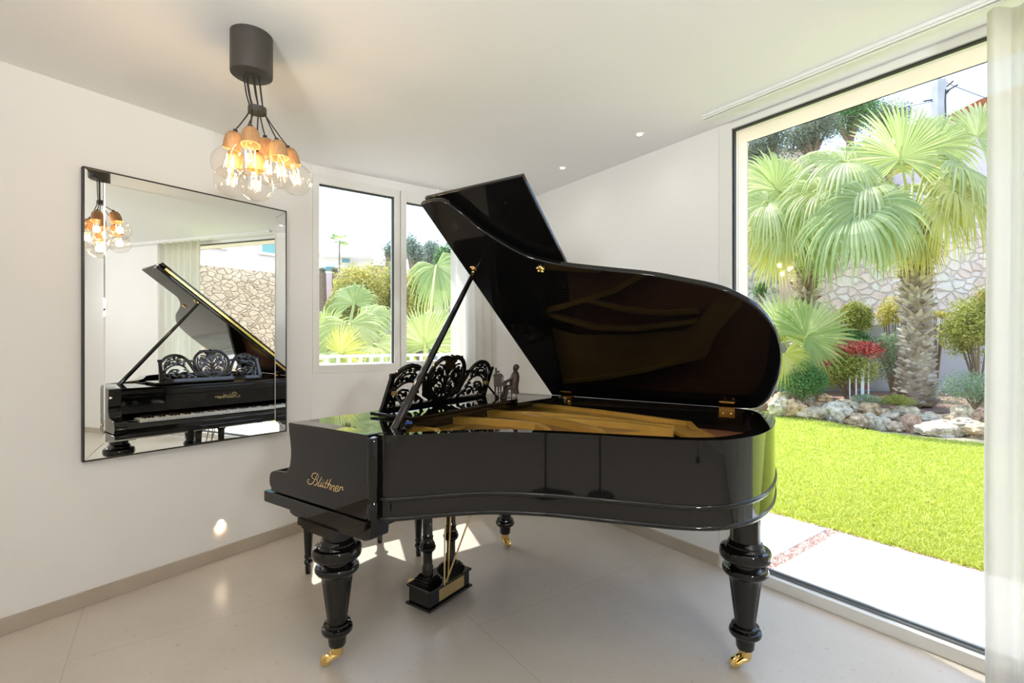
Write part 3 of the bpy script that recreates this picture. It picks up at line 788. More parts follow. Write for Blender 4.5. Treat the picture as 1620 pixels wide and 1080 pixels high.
def lettering(place, nrm, scale, name):
    mb = MB()
    for s in LP:
        pts = smoothpath([((p.x - ox) * scale, (p.z - oz) * scale) for p in s], 5)
        n = len(pts)
        rr = [0.0014 * scale * (0.55 + 0.75 * math.sin(math.pi * min(1, max(0, (i + 1) / (n + 1)))) ** .7) for i in range(n)]
        mb.tube([place(p.x, p.y) for p in pts], rr, 6, True, (nrm, 0.3))
    return tag(mb.build(name, M_goldleaf, piano, smooth=60), 'gold script lettering')
lettering(lambda a, b: (ox + a, YT - .0002, oz + b), (0, -1, 0), 1.0, 'name_lettering')
lettering(lambda a, b: (-1.8622, 1.90 - a, 0.855 + b), (-1, 0, 0), 0.85, 'name_lettering')

# iron frame and strings
mb = MB()
rail = [(-1.60, 2.575), (-1.42, 2.56), (-1.13, 2.515), (-.925, 2.47), (-.71, 2.41), (-.615, 2.385), (-.56, 2.27), (-.42, 2.13), (-.42, 2.06), (-.55, 2.10), (-.63, 2.20), (-.70, 2.25), (-1.0, 2.27), (-1.33, 2.27), (-1.60, 2.20)]
mb.prism(rail, 0.888, 0.902)
mb.wall([(-1.60, 2.575), (-1.42, 2.56), (-1.13, 2.515), (-.925, 2.47), (-.71, 2.41), (-.615, 2.385), (-.56, 2.27), (-.42, 2.10)], 0.022, 0.862, [.922] * 6 + [.915, .905])
mb.wall([(-1.57, 2.12), (-1.206, 2.223), (-.967, 2.236), (-.636, 2.200)], 0.024, 0.87, [.930, .932, .930, .928])
mb.wall([(-1.24, 2.060), (-1.05, 2.118), (-.82, 2.155), (-.624, 2.150)], 0.022, 0.87, [.934, .932, .930, .924])
mb.wall([(-1.60, 2.11), (-1.555, 2.118), (-1.40, 2.094), (-1.24, 2.059), (-1.062, 2.018), (-.881, 1.936), (-.80, 1.85), (-.755, 1.78)], 0.032, 0.858, [.936, .936, .936, .934, .932, .930, .915, .870])
mb.wall([(-1.60, 1.835), (-1.54, 1.842), (-1.28, 1.882), (-1.16, 1.898), (-1.075, 1.838), (-.99, 1.753), (-.93, 1.69)], 0.030, 0.858, [.934, .934, .934, .930, .926, .90, .87])
mb.wall([(-1.60, 1.52), (-1.527, 1.529), (-1.439, 1.534), (-1.36, 1.499), (-1.30, 1.44)], 0.028, 0.858, [.932, .932, .930, .90, .87])
mb.prism([(-1.62, 1.22), (-1.42, 1.24), (-1.20, 1.42), (-1.28, 1.44), (-1.45, 1.35), (-1.52, 1.40), (-1.53, 2.58), (-1.62, 2.58)], 0.880, 0.896)
ring_o = [p for p in inset(outer, 0.062, 0) if -1.40 < p[0] < -0.30 and p[1] < 2.2]
ring_i = [p for p in inset(outer, 0.115, 0)]
idx = [i for i, p in enumerate(inset(outer, 0.062, 0)) if -1.40 < p[0] < -0.30 and p[1] < 2.2]
ribbon(mb, [inset(outer, 0.062, 0)[i] for i in idx], [ring_i[i] for i in idx], 0.862, 0.876)
mb.build('iron_frame', M_gold, piano, smooth=30, bevel=0.004)
mb = MB()
for k in range(66):
    u = k / 65
    a = Vector((-1.50, 1.33 + 1.0 * u, 0.905)); ln = 0.16 + 0.85 * u ** 1.1
    b = Vector((-1.50 + ln, 1.33 + 1.0 * u + .02 + 0.10 * u, 0.900))
    if b.x > -0.66: b = a + (b - a) * ((-0.66 - a.x) / (b.x - a.x))
    mb.tube([a, b], 0.0008, 4)
tag(mb.build('strings', M_string, piano, smooth=0), kind='stuff')
mb = MB(); mb.wall([(-1.30, 1.50), (-1.05, 1.66), (-.85, 1.80), (-.72, 1.90), (-.62, 2.0)], 0.026, 0.858, .897); mb.build('bridge', M_sound, piano, smooth=0, bevel=.002)
mb = MB(); mb.box(-1.63, -1.60, 1.22, 2.58, 0.86, 0.948); mb.build('pin_block', M_blacksoft, piano, smooth=0)

# sliding tray and carved music desk
DX, DY0, DY1, DZ = -1.725, 1.475, 2.240, 0.982
mb = MB()
mb.box(DX - 0.03, -1.485, DY0 - .03, DY1 - .02, 0.972, 0.987); mb.box(-1.50, -1.478, 1.415, 2.10, 0.955, 0.975)
mb.build('music_tray', M_black, piano, smooth=0, bevel=0.003)
mb = MB(); mb.box(-1.482, -1.468, 1.395, 1.425, 0.955, 0.972); mb.build('felt_pad', M_blue, piano, smooth=0, bevel=.002)
LEAN = math.radians(21)
W = DY1 - DY0
def dk(u, v): return Vector((DX + 0.0 + v * W * math.sin(LEAN), DY0 + u * W, DZ + v * W * math.cos(LEAN)))
dn = Vector((-math.cos(LEAN), 0, math.sin(LEAN)))
mb = MB()
def st(pts, r=0.010, n=6, taper=False, closed=False):
    p = smoothpath(pts, n, closed)
    if closed: p = p + [p[0]]
    m = len(p)
    rr = [r * W * ((0.35 + 0.65 * math.sin(math.pi * (i / (m - 1)) ** .7)) if taper else 1) for i in range(m)]
    mb.tube([dk(q.x, q.y) for q in p], rr, 8, True, (dn, 0.75))
def spiral(cu, cv, r0, turns, a0, sgn=1, r=0.008, tail=None):
    pts = [(cu + r0 * (1 - .82 * k / 24) * math.cos(a0 + sgn * 2 * math.pi * turns * k / 24), cv + r0 * (1 - .82 * k / 24) * math.sin(a0 + sgn * 2 * math.pi * turns * k / 24)) for k in range(25)]
    if tail: pts = list(tail) + pts
    st(pts, r, 3)
    e = pts[-1]; blob(e[0], e[1], 0.011)
def blob(u, v, r, sq=1.0, ang=0.0):
    n = 12; p = dk(u, v); eu = Vector((0, 1, 0)); ev = (dk(0, 1) - dk(0, 0)).normalized()
    vs = []
    for h in (-.006, .006):
        for k in range(n):
            a = 2 * math.pi * k / n; x = r * W * math.cos(a); y = r * W * sq * math.sin(a)
            xr = x * math.cos(ang) - y * math.sin(ang); yr = x * math.sin(ang) + y * math.cos(ang)
            vs.append(p + eu * xr + ev * yr + dn * h)
    mb.add(vs, [tuple(range(n))[::-1], tuple(range(n, 2 * n))] + [(k, (k + 1) % n, n + (k + 1) % n, n + k) for k in range(n)])
def leaf(u, v, ang, L, wd=0.35):
    n = 10; p = dk(u, v); eu = Vector((0, 1, 0)); ev = (dk(0, 1) - dk(0, 0)).normalized()
    prof = [(0, 0), (.25, wd * .8), (.5, wd), (.75, wd * .6), (1, 0), (.75, -wd * .6), (.5, -wd), (.25, -wd * .8)]
    vs = []
    for h in (-.005, .005):
        for a, b in prof:
            x, y = a * L * W, b * L * W * .6
            vs.append(p + eu * (x * math.cos(ang) - y * math.sin(ang)) + ev * (x * math.sin(ang) + y * math.cos(ang)) + dn * h)
    m = len(prof)
    mb.add(vs, [tuple(range(m))[::-1], tuple(range(m, 2 * m))] + [(k, (k + 1) % m, m + (k + 1) % m, m + k) for k in range(m)])
# base bar
mb.prism([(0, 0), (1, 0), (1, .028), (.66, .034), (.5, .030), (.34, .034), (0, .028)], -0.008, 0.008, lambda a, b, h: dk(a, b) + dn * h)
HS = 0.245; CV, CRAD = 0.185, 0.165
for s in (1, -1):
    X = (lambda u: u) if s > 0 else (lambda u: 1 - u)
    # upright, little shoulder and side arch sweeping down under the medallion
    mb.prism([(X(0.0), 0), (X(.035), 0), (X(.040), HS - .015), (X(.012), HS - .015)], -0.008, 0.008, lambda a, b, h: dk(a, b) + dn * h)
    st([(X(.005), HS - .012), (X(.055), HS - .010)], 0.014, 3)
    st([(X(.040), HS - .02), (X(.085), .268), (X(.15), .290), (X(.215), .278), (X(.265), .235), (X(.300), .170), (X(.335), .095), (X(.40), .045)], 0.016)
    st([(X(.265), .225), (X(.30), .222), (X(.335), .222)], 0.013, 4)
    # scrolls in the side panel
    st([(X(.045), .05), (X(.06), .12), (X(.12), .175), (X(.19), .185), (X(.25), .15)], 0.009)
    st([(X(.05), .10), (X(.07), .19), (X(.13), .235), (X(.20), .235)], 0.008)
    st([(X(.05), .16), (X(.08), .225), (X(.13), .262)], 0.007)
    st([(X(.10), .03), (X(.085), .09), (X(.12), .13), (X(.17), .13)], 0.009)
    st([(X(.15), .045), (X(.19), .09), (X(.24), .10), (X(.29), .06)], 0.008)
    spiral(X(.115), .085, .034, 1.3, 0 if s > 0 else math.pi, s, .0075)
    spiral(X(.185), .215, .030, 1.25, 1.2 if s > 0 else math.pi - 1.2, -s, .007)
    spiral(X(.215), .065, .026, 1.25, 2.2 if s > 0 else math.pi - 2.2, s, .007)
    spiral(X(.10), .205, .022, 1.2, 4.0 if s > 0 else math.pi - 4.0, s, .006)
    for (u, v, a, L) in ((.075, .15, 2.2, .045), (.145, .19, .6, .05), (.155, .14, -.6, .04), (.24, .19, 1.9, .045), (.22, .13, .2, .045), (.07, .06, 1.8, .04), (.17, .25, .4, .045), (.15, .06, 2.6, .045), (.275, .10, 2.4, .045), (.12, .24, 2.6, .035), (.25, .045, .3, .04)):
        leaf(X(u), v, a if s > 0 else math.pi - a, L)
    # heart shaped double ring of the medallion
    st([(X(.5), .322), (X(.445), .334), (X(.385), .310), (X(.340), .250), (X(.332), .185), (X(.362), .110), (X(.42), .055), (X(.5), .028)], 0.016)
    st([(X(.372), .262), (X(.360), .19), (X(.385), .12), (X(.435), .07), (X(.49), .045)], 0.008)
    # inside the medallion
    spiral(X(.455), .085, .036, 1.35, 0.0 if s > 0 else math.pi, s, .0105, [(X(.497), .04), (X(.499), .07)])
    st([(X(.495), .10), (X(.475), .15), (X(.43), .175), (X(.395), .155)], 0.009)
    spiral(X(.405), .165, .024, 1.2, 3.0 if s > 0 else .14, -s, .007)
    st([(X(.50), .14), (X(.47), .20), (X(.42), .225), (X(.375), .235)], 0.009)
    spiral(X(.405), .250, .024, 1.2, 4.2 if s > 0 else math.pi - 4.2, s, .007)
    st([(X(.50), .20), (X(.468), .25), (X(.43), .280), (X(.40), .285)], 0.007)
    for (cu, cv, r0, a0, sg) in ((.445, .235, .016, 1., 1), (.385, .205, .015, 2., -1), (.425, .118, .017, 4., 1), (.47, .262, .014, 2.4, -1), (.375, .15, .013, 0., 1), (.155, .262, .016, 2., 1), (.075, .185, .014, 0., -1), (.235, .185, .017, 1., 1), (.165, .105, .017, 5., -1), (.265, .075, .016, 2., 1), (.07, .045, .015, 1., 1), (.205, .262, .014, 3., -1), (.135, .205, .015, 5., 1), (.325, .045, .016, 2., 1), (.055, .115, .012, 3., 1), (.245, .225, .013, 0., -1)):
        spiral(X(cu), cv, r0, 1.15, a0 if s > 0 else math.pi - a0, s * sg, .0055)
    spiral(X(.455), .205, .020, 1.2, 1.0 if s > 0 else math.pi - 1.0, s, .006)
    for (u, v, a, L) in ((.455, .175, 2.4, .055), (.415, .215, 2.7, .05), (.44, .25, .9, .05), (.40, .125, 2.0, .05), (.475, .29, 2.3, .055), (.43, .315, 2.5, .045), (.395, .195, 3.6, .04), (.465, .13, 2.6, .045), (.375, .30, .5, .045), (.44, .06, 2.7, .05), (.36, .06, 2.5, .06), (.31, .05, 2.4, .05)):
        leaf(X(u), v, a if s > 0 else math.pi - a, L)
st([(.5, .03), (.5, .12), (.5, .25), (.5, .32)], 0.009)
for a, L in ((math.pi / 2, .05), (math.pi / 2 - .8, .06), (math.pi / 2 + .8, .06), (math.pi / 2 - 1.7, .06), (math.pi / 2 + 1.7, .06), (-math.pi / 2, .07)): leaf(.5, .285, a, L, .42)
blob(.5, .285, .022); blob(.5, .335, .018); blob(.5, .20, .016); blob(.475, .298, .014); blob(.525, .298, .014)
desk = mb.build('music_desk', M_black, piano, smooth=45)
for u in (.05, .93):
    a = dk(u, .13) - dn * 0.012; b = Vector((DX + 0.135, a.y, 0.988))
    mb = MB(); mb.tube([a, b], 0.0065, 6); pr = mb.build('desk_prop', M_black, desk, smooth=40)
    mb = MB(); c_ = a - dn * 0.004; mb.box(c_.x - .005, c_.x + .012, c_.y - .014, c_.y + .012, c_.z - .010, c_.z + .008); mb.build('prop_hinge', M_brassdull, desk, smooth=0, bevel=.002)

# lid, hinged along the bass side
YH, ZH, LA = 2.63, 0.972, math.radians(39.3)
def ld(x, s, off): return Vector((x, YH - s * math.cos(LA) + off * math.sin(LA), ZH + s * math.sin(LA) + off * math.cos(LA)))
lo = [(-1.503, -0.004), (-1.512, 1.447)] + [tuple(p) for p in smoothpath([(-1.44, 1.449), (-1.385, 1.433), (-1.336, 1.363), (-1.297, 1.280), (-1.224, 1.180), (-1.162, 1.113), (-1.09, 1.066), (-0.986, 1.024), (-0.834, 0.982), (-0.643, 0.932), (-0.511, 0.882), (-0.425, 0.846), (-0.361, 0.805), (-0.286, 0.722), (-0.238, 0.608), (-0.222, 0.480), (-0.230, 0.345), (-0.258, 0.204), (-0.300, 0.085), (-0.355, 0.010), (-0.44, -0.006)], 5)]
mb = MB(); mb.prism(lo, 0.0, 0.026, lambda a, b, h: ld(a, b, h))
lid = mb.build('lid', M_black, piano, smooth=40, bevel=0.006, seg=3)
FX1 = -1.008
mb = MB(); mb.prism([(-1.512, 0.0), (-1.518, 1.444), (FX1, 1.444), (FX1, 0.0)], 0.046, 0.066, lambda a, b, h: ld(a, b, h))
flap = mb.build('lid_flap', M_black, lid, smooth=40, bevel=0.004, seg=2)
mb = MB(); mb.prism([(-1.522, 0.01), (-1.526, 1.40), (-1.49, 1.40), (-1.49, 0.01)], 0.0255, 0.0465, lambda a, b, h: ld(a, b, h)); mb.build('flap_hinge', M_brass, lid, smooth=0, bevel=.002)
for x in (-1.385, -0.49):
    mb = MB(); mb.prism([(x - .036, -.02), (x + .036, -.02), (x + .036, .050), (x - .036, .050)], -0.003, 0.0005, lambda a, b, h: ld(a, b, h)); h_ = mb.build('lid_hinge', M_brass, piano, smooth=0, bevel=.0008)
    mb = MB(); mb.box(x - .036, x + .036, YH - .035, YH - .031, 0.925, 0.968)
    for dx in (-.018, .018): mb.sphere((x + dx, YH - .036, .944), .005, 8)
    mb.build('hinge_plate', M_brass, h_, smooth=30)
    mb = MB(); mb.tube([(x - .037, YH - .028, .971), (x + .037, YH - .028, .971)], 0.005, 10); mb.build('hinge_pin', M_brass, h_, smooth=30)
# brass fittings under the lid
def rosette(x, s, r):
    mb = MB(); q = ld(x, s, 0); nn = ld(x, s, -1) - ld(x, s, 0)
    mb.lathe([(0, .010), (r * .35, .010), (r * .45, .005), (r * .8, .006), (r, .002), (r, 0)], q, nn, 20); return mb
rosette(-1.458, 1.062, .017).build('lid_fitting', M_brass, lid, smooth=40)
mb = rosette(-1.105, 1.022, .015)
for a in range(5): mb.sphere(tuple(ld(-1.105 + .014 * math.cos(a * 1.257), 1.022 + .014 * math.sin(a * 1.257), -.005)), .007, 8)
mb.build('lid_fitting', M_brass, lid, smooth=40)
for (x, y, z) in ((-0.372, 2.58, .947), (-0.345, 2.572, .925), (-0.33, 2.565, .95)):
    mb = MB(); mb.sphere((x, y, z), .0055, 8); mb.build('peg', M_brass, piano, smooth=60)
# prop stick
pa = Vector((-1.428, 1.270, 0.936)); pb = ld(-1.472, 1.035, -0.006)
mb = MB(); mb.tube([pa, pa.lerp(pb, .06), pa.lerp(pb, .5), pb], [.013, .016, .0145, .0115], 10); st_ = mb.build('lid_prop', M_black, piano, smooth=40)
mb = MB(); mb.tube([pb, pb + Vector((0, 0, .012))], .008, 10); mb.build('prop_cup', M_brass, st_, smooth=40)

# legs
def leg_prof(top):
    return [(0.0, 0.076), (0.031, 0.076), (0.034, 0.082), (0.037, 0.118), (0.048, 0.124), (0.058, 0.133), (0.061, 0.144), (0.058, 0.153), (0.049, 0.158), (0.053, 0.164), (0.051, 0.170), (0.040, 0.174),
            (0.039, 0.185), (0.041, 0.20), (0.050, 0.27), (0.058, 0.335), (0.062, 0.362), (0.066, 0.368), (0.078, 0.374), (0.085, 0.384), (0.086, 0.394), (0.082, 0.402), (0.073, 0.402), (0.062, 0.396), (0.054, 0.404), (0.053, 0.418),
            (0.064, 0.426), (0.082, 0.430), (0.092, 0.437), (0.096, 0.449), (0.095, 0.470), (0.091, 0.477), (0.078, 0.480), (0.076, 0.478), (0.073, 0.484), (0.069, 0.488), (0.069, 0.494), (0.065, 0.498), (0.064, 0.504), (0.058, 0.510), (0.056, 0.53), (0.056, top)]
def flute(a, h):
    if 0.19 < h < 0.35:
        f = min(1, (h - .19) / .02, (.35 - h) / .02)
        c_ = math.cos(9 * a)
        return 1 - 0.085 * f * max(0, c_) ** 0.6
    return 1
casterdir = {}
def make_leg(x, y, top, cd_, cap):
    mb = MB(); mb.lathe(leg_prof(top), (x, y, 0), (0, 0, 1), 72, flute)
    if cap:
        mb.prism([(x - .118, y - .10), (x + .118, y - .10), (x + .118, y + .10), (x - .118, y + .10)], 0.566, 0.592)
        mb.prism([(x - .105, y - .09), (x + .105, y - .09), (x + .105, y + .09), (x - .105, y + .09)], 0.552, 0.566)
        mb.prism([(x - .088, y - .08), (x + .088, y - .08), (x + .088, y + .08), (x - .088, y + .08)], 0.540, 0.553)
    lg = mb.build('leg', M_black, piano, smooth=38)
    dx, dy = cd_
    mb = MB()
    mb.lathe([(0, 0.080), (0.0245, 0.080), (0.0245, 0.046), (0.022, 0.038), (0.016, 0.036), (0, 0.036)], (x, y, 0), (0, 0, 1), 28)
    nx, ny = -dy, dx
    for s in (-1, 1):
        o_ = Vector((nx, ny, 0)) * (0.013 * s)
        mb.tube([Vector((x, y, .042)) + o_, Vector((x + dx * .02, y + dy * .02, .037)) + o_, Vector((x + dx * .040, y + dy * .040, .025)) + o_], [.013, .012, .0095], 8)
    mb.tube([Vector((x + dx * .042 - nx * .018, y + dy * .042 - ny * .018, .0235)), Vector((x + dx * .042 + nx * .018, y + dy * .042 + ny * .018, .0235))], .005, 10)
    for k in range(5):
        a = k * 1.2566; mb.sphere((x + .0242 * math.cos(a), y + .0242 * math.sin(a), .070), .003, 6)
    mb.build('caster_bracket', M_brass, lg, smooth=45)
    mb = MB(); mb.lathe([(0.006, -.010), (0.018, -.010), (0.0225, -.007), (0.0235, 0), (0.0225, .007), (0.018, .010), (0.006, .010)], (x + dx * .042, y + dy * .042, .0236), (nx, ny, 0), 28)
    mb.build('caster_wheel', M_brass, lg, smooth=45)
    return lg
make_leg(-1.701, 1.236, 0.60, (-0.55, -0.83), True)
make_leg(-1.805, 2.560, 0.60, (0.90, -0.43), True)
make_leg(-0.336, 2.142, 0.70, (-0.75, -0.66), False)

# pedal lyre
lx, ly0, ly1 = -1.70, 1.690, 1.985
mb = MB()
mb.prism([(lx - .078, ly0 - .012), (lx + .085, ly0 - .012), (lx + .085, ly1 + .012), (lx - .078, ly1 + .012)], 0.022, 0.034)
mb.prism([(lx - .066, ly0), (lx + .073, ly0), (lx + .073, ly1), (lx - .066, ly1)], 0.033, 0.108)
mb.prism([(lx - .076, ly0 - .008), (lx + .083, ly0 - .008), (lx + .083, ly1 + .008), (lx - .076, ly1 + .008)], 0.107, 0.120)
lyre = mb.build('pedal_box', M_black, piano, smooth=0, bevel=0.004)
mb = MB(); mb.box(lx + .0725, lx + .0745, ly0 + .065, ly1 - .045, 0.044, 0.100); tag(mb.build('brass_plate', M_brassdull, lyre, smooth=0), 'brass plate')
for yy in (ly0 + .062, ly1 - .062):
    mb = MB()
    for k, (hw, a, b) in enumerate(((.050, .119, .134), (.044, .134, .146), (.036, .146, .156))): mb.prism([(lx - hw, yy - hw), (lx + hw, yy - hw), (lx + hw, yy + hw), (lx - hw, yy + hw)], a, b)
    mb.lathe([(.027, .155), (.027, .20), (.023, .206), (.022, .25), (.024, .27), (.032, .275), (.039, .285), (.040, .296), (.034, .304), (.036, .310), (.030, .318), (.026, .335), (.028, .34), (.028, .345), (.024, .35), (.023, .45), (.026, .52), (.034, .53), (.034, .55), (.026, .56), (.026, .626)], (lx, yy, 0), (0, 0, 1), 28)
    mb.build('lyre_column', M_black, lyre, smooth=38)
mb = MB(); mb.box(lx - .06, lx + .06, ly0, ly1, 0.585, 0.622); mb.build('lyre_top_block', M_black, piano, smooth=0, bevel=.004)
for (p0, p1) in ((gz(703, 925, .115), (lx + .02, 1.86, .66)), ((lx + .050, 1.845, .118), (lx + .045, 1.885, .66)), ((lx + .076, 1.80, .118), (-1.50, 2.0, .69))):
    mb = MB(); mb.tube([p0, p1], 0.0042, 8); mb.build('pedal_rod', M_brassdull, lyre, smooth=40)
for yy in (1.80, 1.875):
    mb = MB(); mb.prism([(lx - .06, yy - .012), (lx - .10, yy - .012), (lx - .165, yy - .024), (lx - .185, yy), (lx - .165, yy + .024), (lx - .10, yy + .012), (lx - .06, yy + .012)], .056, .066); mb.build('pedal', M_brass, lyre, smooth=0, bevel=.003)
lyre_props = [((lx - .03, ly0 + .02, .13), (lx + .30, ly0 + .12, .66))]

# ---------------------------------------------------------------- bench at the keyboard
bx, by = -2.322, 1.880
bench = empty('piano_bench', (bx, by, 0), 'black piano bench with slim turned legs drawn up at the keyboard', 'bench')
hx, hy = 0.175, 0.255
mb = MB(); mb.box(bx - hx - .03, bx + hx + .03, by - hy - .035, by + hy + .035, 0.425, 0.485); mb.build('seat_frame', M_black, bench, smooth=0, bevel=.006, seg=3)
mb = MB(); mb.box(bx - hx - .02, bx + hx + .02, by - hy - .025, by + hy + .025, 0.486, 0.53); mb.build('seat', M_blacksoft, bench, smooth=40, bevel=.016, seg=4)
for sx in (-1, 1):
    for sy in (-1, 1):
        mb = MB(); mb.lathe([(0, 0), (.015, 0), (.017, .03), (.016, .05), (.021, .055), (.024, .065), (.020, .075), (.016, .08), (.021, .09), (.022, .10), (.018, .108), (.020, .12), (.026, .26), (.029, .30), (.037, .306), (.040, .318), (.036, .328), (.028, .332), (.032, .342), (.033, .352), (.024, .36), (.026, .38), (.030, .39), (.030, .428)], (bx + hx * sx, by + hy * sy, 0), (0, 0, 1), 24)
        mb.build('leg', M_black, bench, smooth=38)

# ---------------------------------------------------------------- figurine on the bass arm
fb = gz(801, 634, HT); fb.z = HT
fr = empty('figurine', fb, 'small bronze figurine of a seated pianist, standing beside the carved music desk', 'figurine')
EX = Vector((CO, SI, 0)); EY = Vector((-SI, CO, 0))
FS = 0.00341           # metres per photo pixel there
def fg(a, b, z): return fb + EX * (a * FS) + EY * (b * FS) + Vector((0, 0, z * FS))
def fbox(mb, a0, a1, b0, b1, z0, z1):
    vs = [fg(a, b, z) for z in (z0, z1) for b in (b0, b1) for a in (a0, a1)]
    mb.add(vs, [(0, 2, 3, 1), (4, 5, 7, 6), (0, 1, 5, 4), (2, 6, 7, 3), (0, 4, 6, 2), (1, 3, 7, 5)])
mb = MB(); fbox(mb, -19, 19, -9, 9, 0, 3.2); fbox(mb, -18, 18, -8, 8, 3.2, 5.2); mb.build('plinth', M_bronze, fr, smooth=0, bevel=.0012)
mb = MB()
fbox(mb, -20, -7, -9, 9, 24, 40); fbox(mb, -21, -6, -9.5, 9.5, 40, 43); fbox(mb, -8, 1, -8, 8, 25, 29.5)
for (a, b) in ((-18, -7), (-18, 7), (-9, -7), (-9, 7), (-3, 3), (-4, -6), (-13, 0)): mb.tube([fg(a, b, 5), fg(a, b, 12), fg(a, b, 25)], [.0045, .003, .006], 6)
fbox(mb, -18, -15.5, -6, 6, 43, 54); fbox(mb, -15.5, -11, -5, 5, 46, 49); fbox(mb, -6, -4.5, -6, 6, 29.5, 41); fbox(mb, -19, -8, -6, 6, 43, 44.5)
mb.build('small_piano', M_bronze, fr, smooth=0, bevel=.001)
mb = MB(); fbox(mb, 7, 18, -6, 6, 13, 20)
for (a, b) in ((8.5, -4.5), (8.5, 4.5), (16.5, -4.5), (16.5, 4.5)): mb.tube([fg(a, b, 5), fg(a, b, 9), fg(a, b, 13)], [.0035, .0022, .0045], 6)
mb.build('stool', M_bronze, fr, smooth=0, bevel=.001)
# the figure : one skinned surface
sk_v = [(12, 0, 21), (13, 0, 28), (14, 0, 36), (14.5, 0, 43), (14.5, 0, 47.5), (15, 0, 53), (15.5, 0, 57.5),
        (13, 4.5, 42), (7, 6.5, 35), (0, 5, 31.5), (-4, 4, 31), (13, -4.5, 42), (7, -6.5, 35), (0, -5, 31.5), (-4, -4, 31),
        (9, 3, 21.5), (0, 3.5, 23), (-5, 3.5, 12), (-7, 3.5, 6.2), (-11, 3.5, 6.0), (9, -3, 21.5), (2, -3.5, 22), (0, -3.5, 12), (-1, -3.5, 6.2), (-5, -3.5, 6.0)]
sk_r = [5.5, 5.0, 5.6, 4.6, 2.2, 4.6, 3.4, 2.8, 2.0, 1.6, 1.3, 2.8, 2.0, 1.6, 1.3, 3.6, 2.9, 2.2, 1.8, 1.2, 3.6, 2.9, 2.2, 1.8, 1.2]
sk_e = [(0, 1), (1, 2), (2, 3), (3, 4), (4, 5), (5, 6), (3, 7), (7, 8), (8, 9), (9, 10), (3, 11), (11, 12), (12, 13), (13, 14), (0, 15), (15, 16), (16, 17), (17, 18), (18, 19), (0, 20), (20, 21), (21, 22), (22, 23), (23, 24)]
me = bpy.data.meshes.new('seated_figure'); me.from_pydata([tuple(fg(*p) - fb) for p in sk_v], sk_e, [])
o = bpy.data.objects.new('seated_figure', me); COL.objects.link(o); o.parent = fr; me.materials.append(M_bronze); ROOT_OF[o.name] = fb
fig = o
s_ = o.modifiers.new('skin', 'SKIN'); s_.use_smooth_shade = True
for k, rr in enumerate(sk_r): me.skin_vertices[0].data[k].radius = (rr * FS * 1.2, rr * FS * 1.2)
me.skin_vertices[0].data[0].use_root = True
sb = o.modifiers.new('sub', 'SUBSURF'); sb.levels = 2; sb.render_levels = 2
mb = MB()   # tail coat over the torso, hanging behind the stool
prof = [(6.0, 12), (7.6, 20), (7.2, 26), (7.8, 33), (7.4, 40), (5.4, 46), (3.0, 48.5)]
n = 20; vs = []; fs = []
for (rr, z) in prof:
    lean = 12 + (z - 20) * .1; lean = lean if z > 20 else 12 + (20 - z) * .35
    for k in range(n):
        a = 2 * math.pi * k / n; vs.append(fg(lean + rr * math.cos(a), rr * 1.05 * math.sin(a), z if math.cos(a) > -.2 or z > 24 else 22 + (z - 12) * .1))
for i in range(len(prof) - 1):
    for k in range(n): fs.append((i * n + k, i * n + (k + 1) % n, (i + 1) * n + (k + 1) % n, (i + 1) * n + k))
mb.add(vs, fs); mb.build('coat', M_coat, fig, smooth=60)
mb = MB(); mb.sphere(tuple(fg(16, 0, 55)), 5.2 * FS, 10, (1, 1, .95)); mb.build('hair', M_bronze, fig, smooth=180)

# ---------------------------------------------------------------- terrace, lawn, rock border
def quad_slab(name, mat, pts, z0, z1, **k):
    mb = MB(); mb.prism([(p[0], p[1]) for p in pts], z0, z1); return mb.build(name, mat, smooth=0, **k)
TG = 1.245                       # terrace depth from the inner wall face
def oC(t, p): q = onC(t, -p, 0); return (q.x, q.y)
J0, J1 = -0.405, -0.315          # gravel joint (along the wall)
def tC(p): return (Vector((p[0], p[1], 0)) - C0).dot(CD)
J1 = tC((-0.284, 3.398)); J0 = tC((-0.362, 3.43)); J0, J1 = max(J0, J1), min(J0, J1)
tag(quad_slab('ground', M_earth, [(-70, -40), (60, -40), (60, 90), (-70, 90)], -0.5, -0.16), kind='structure')
o = quad_slab('paving_slab', M_pave, [oC(J0, .262), oC(J0, TG - .05), oC(2.6, TG - .05), oC(2.6, .262)], -0.12, -0.02, bevel=.004)
tag(o, 'white terrace slab to the left of the red gravel joint', 'paving')
o = quad_slab('paving_slab', M_pave, [oC(J1, .262), oC(J1, TG - .05), oC(-4.2, TG - .05), oC(-4.2, .262)], -0.12, -0.02, bevel=.004)
tag(o, 'large white terrace slab to the right of the red gravel joint', 'paving')
o = quad_slab('gravel', M_gravel, [oC(2.6, .262), oC(2.6, TG), oC(-4.2, TG), oC(-4.2, .262)], -0.14, -0.034)
tag(o, 'red gravel filling the joint between white terrace slabs and along the lawn', 'gravel', kind='stuff')
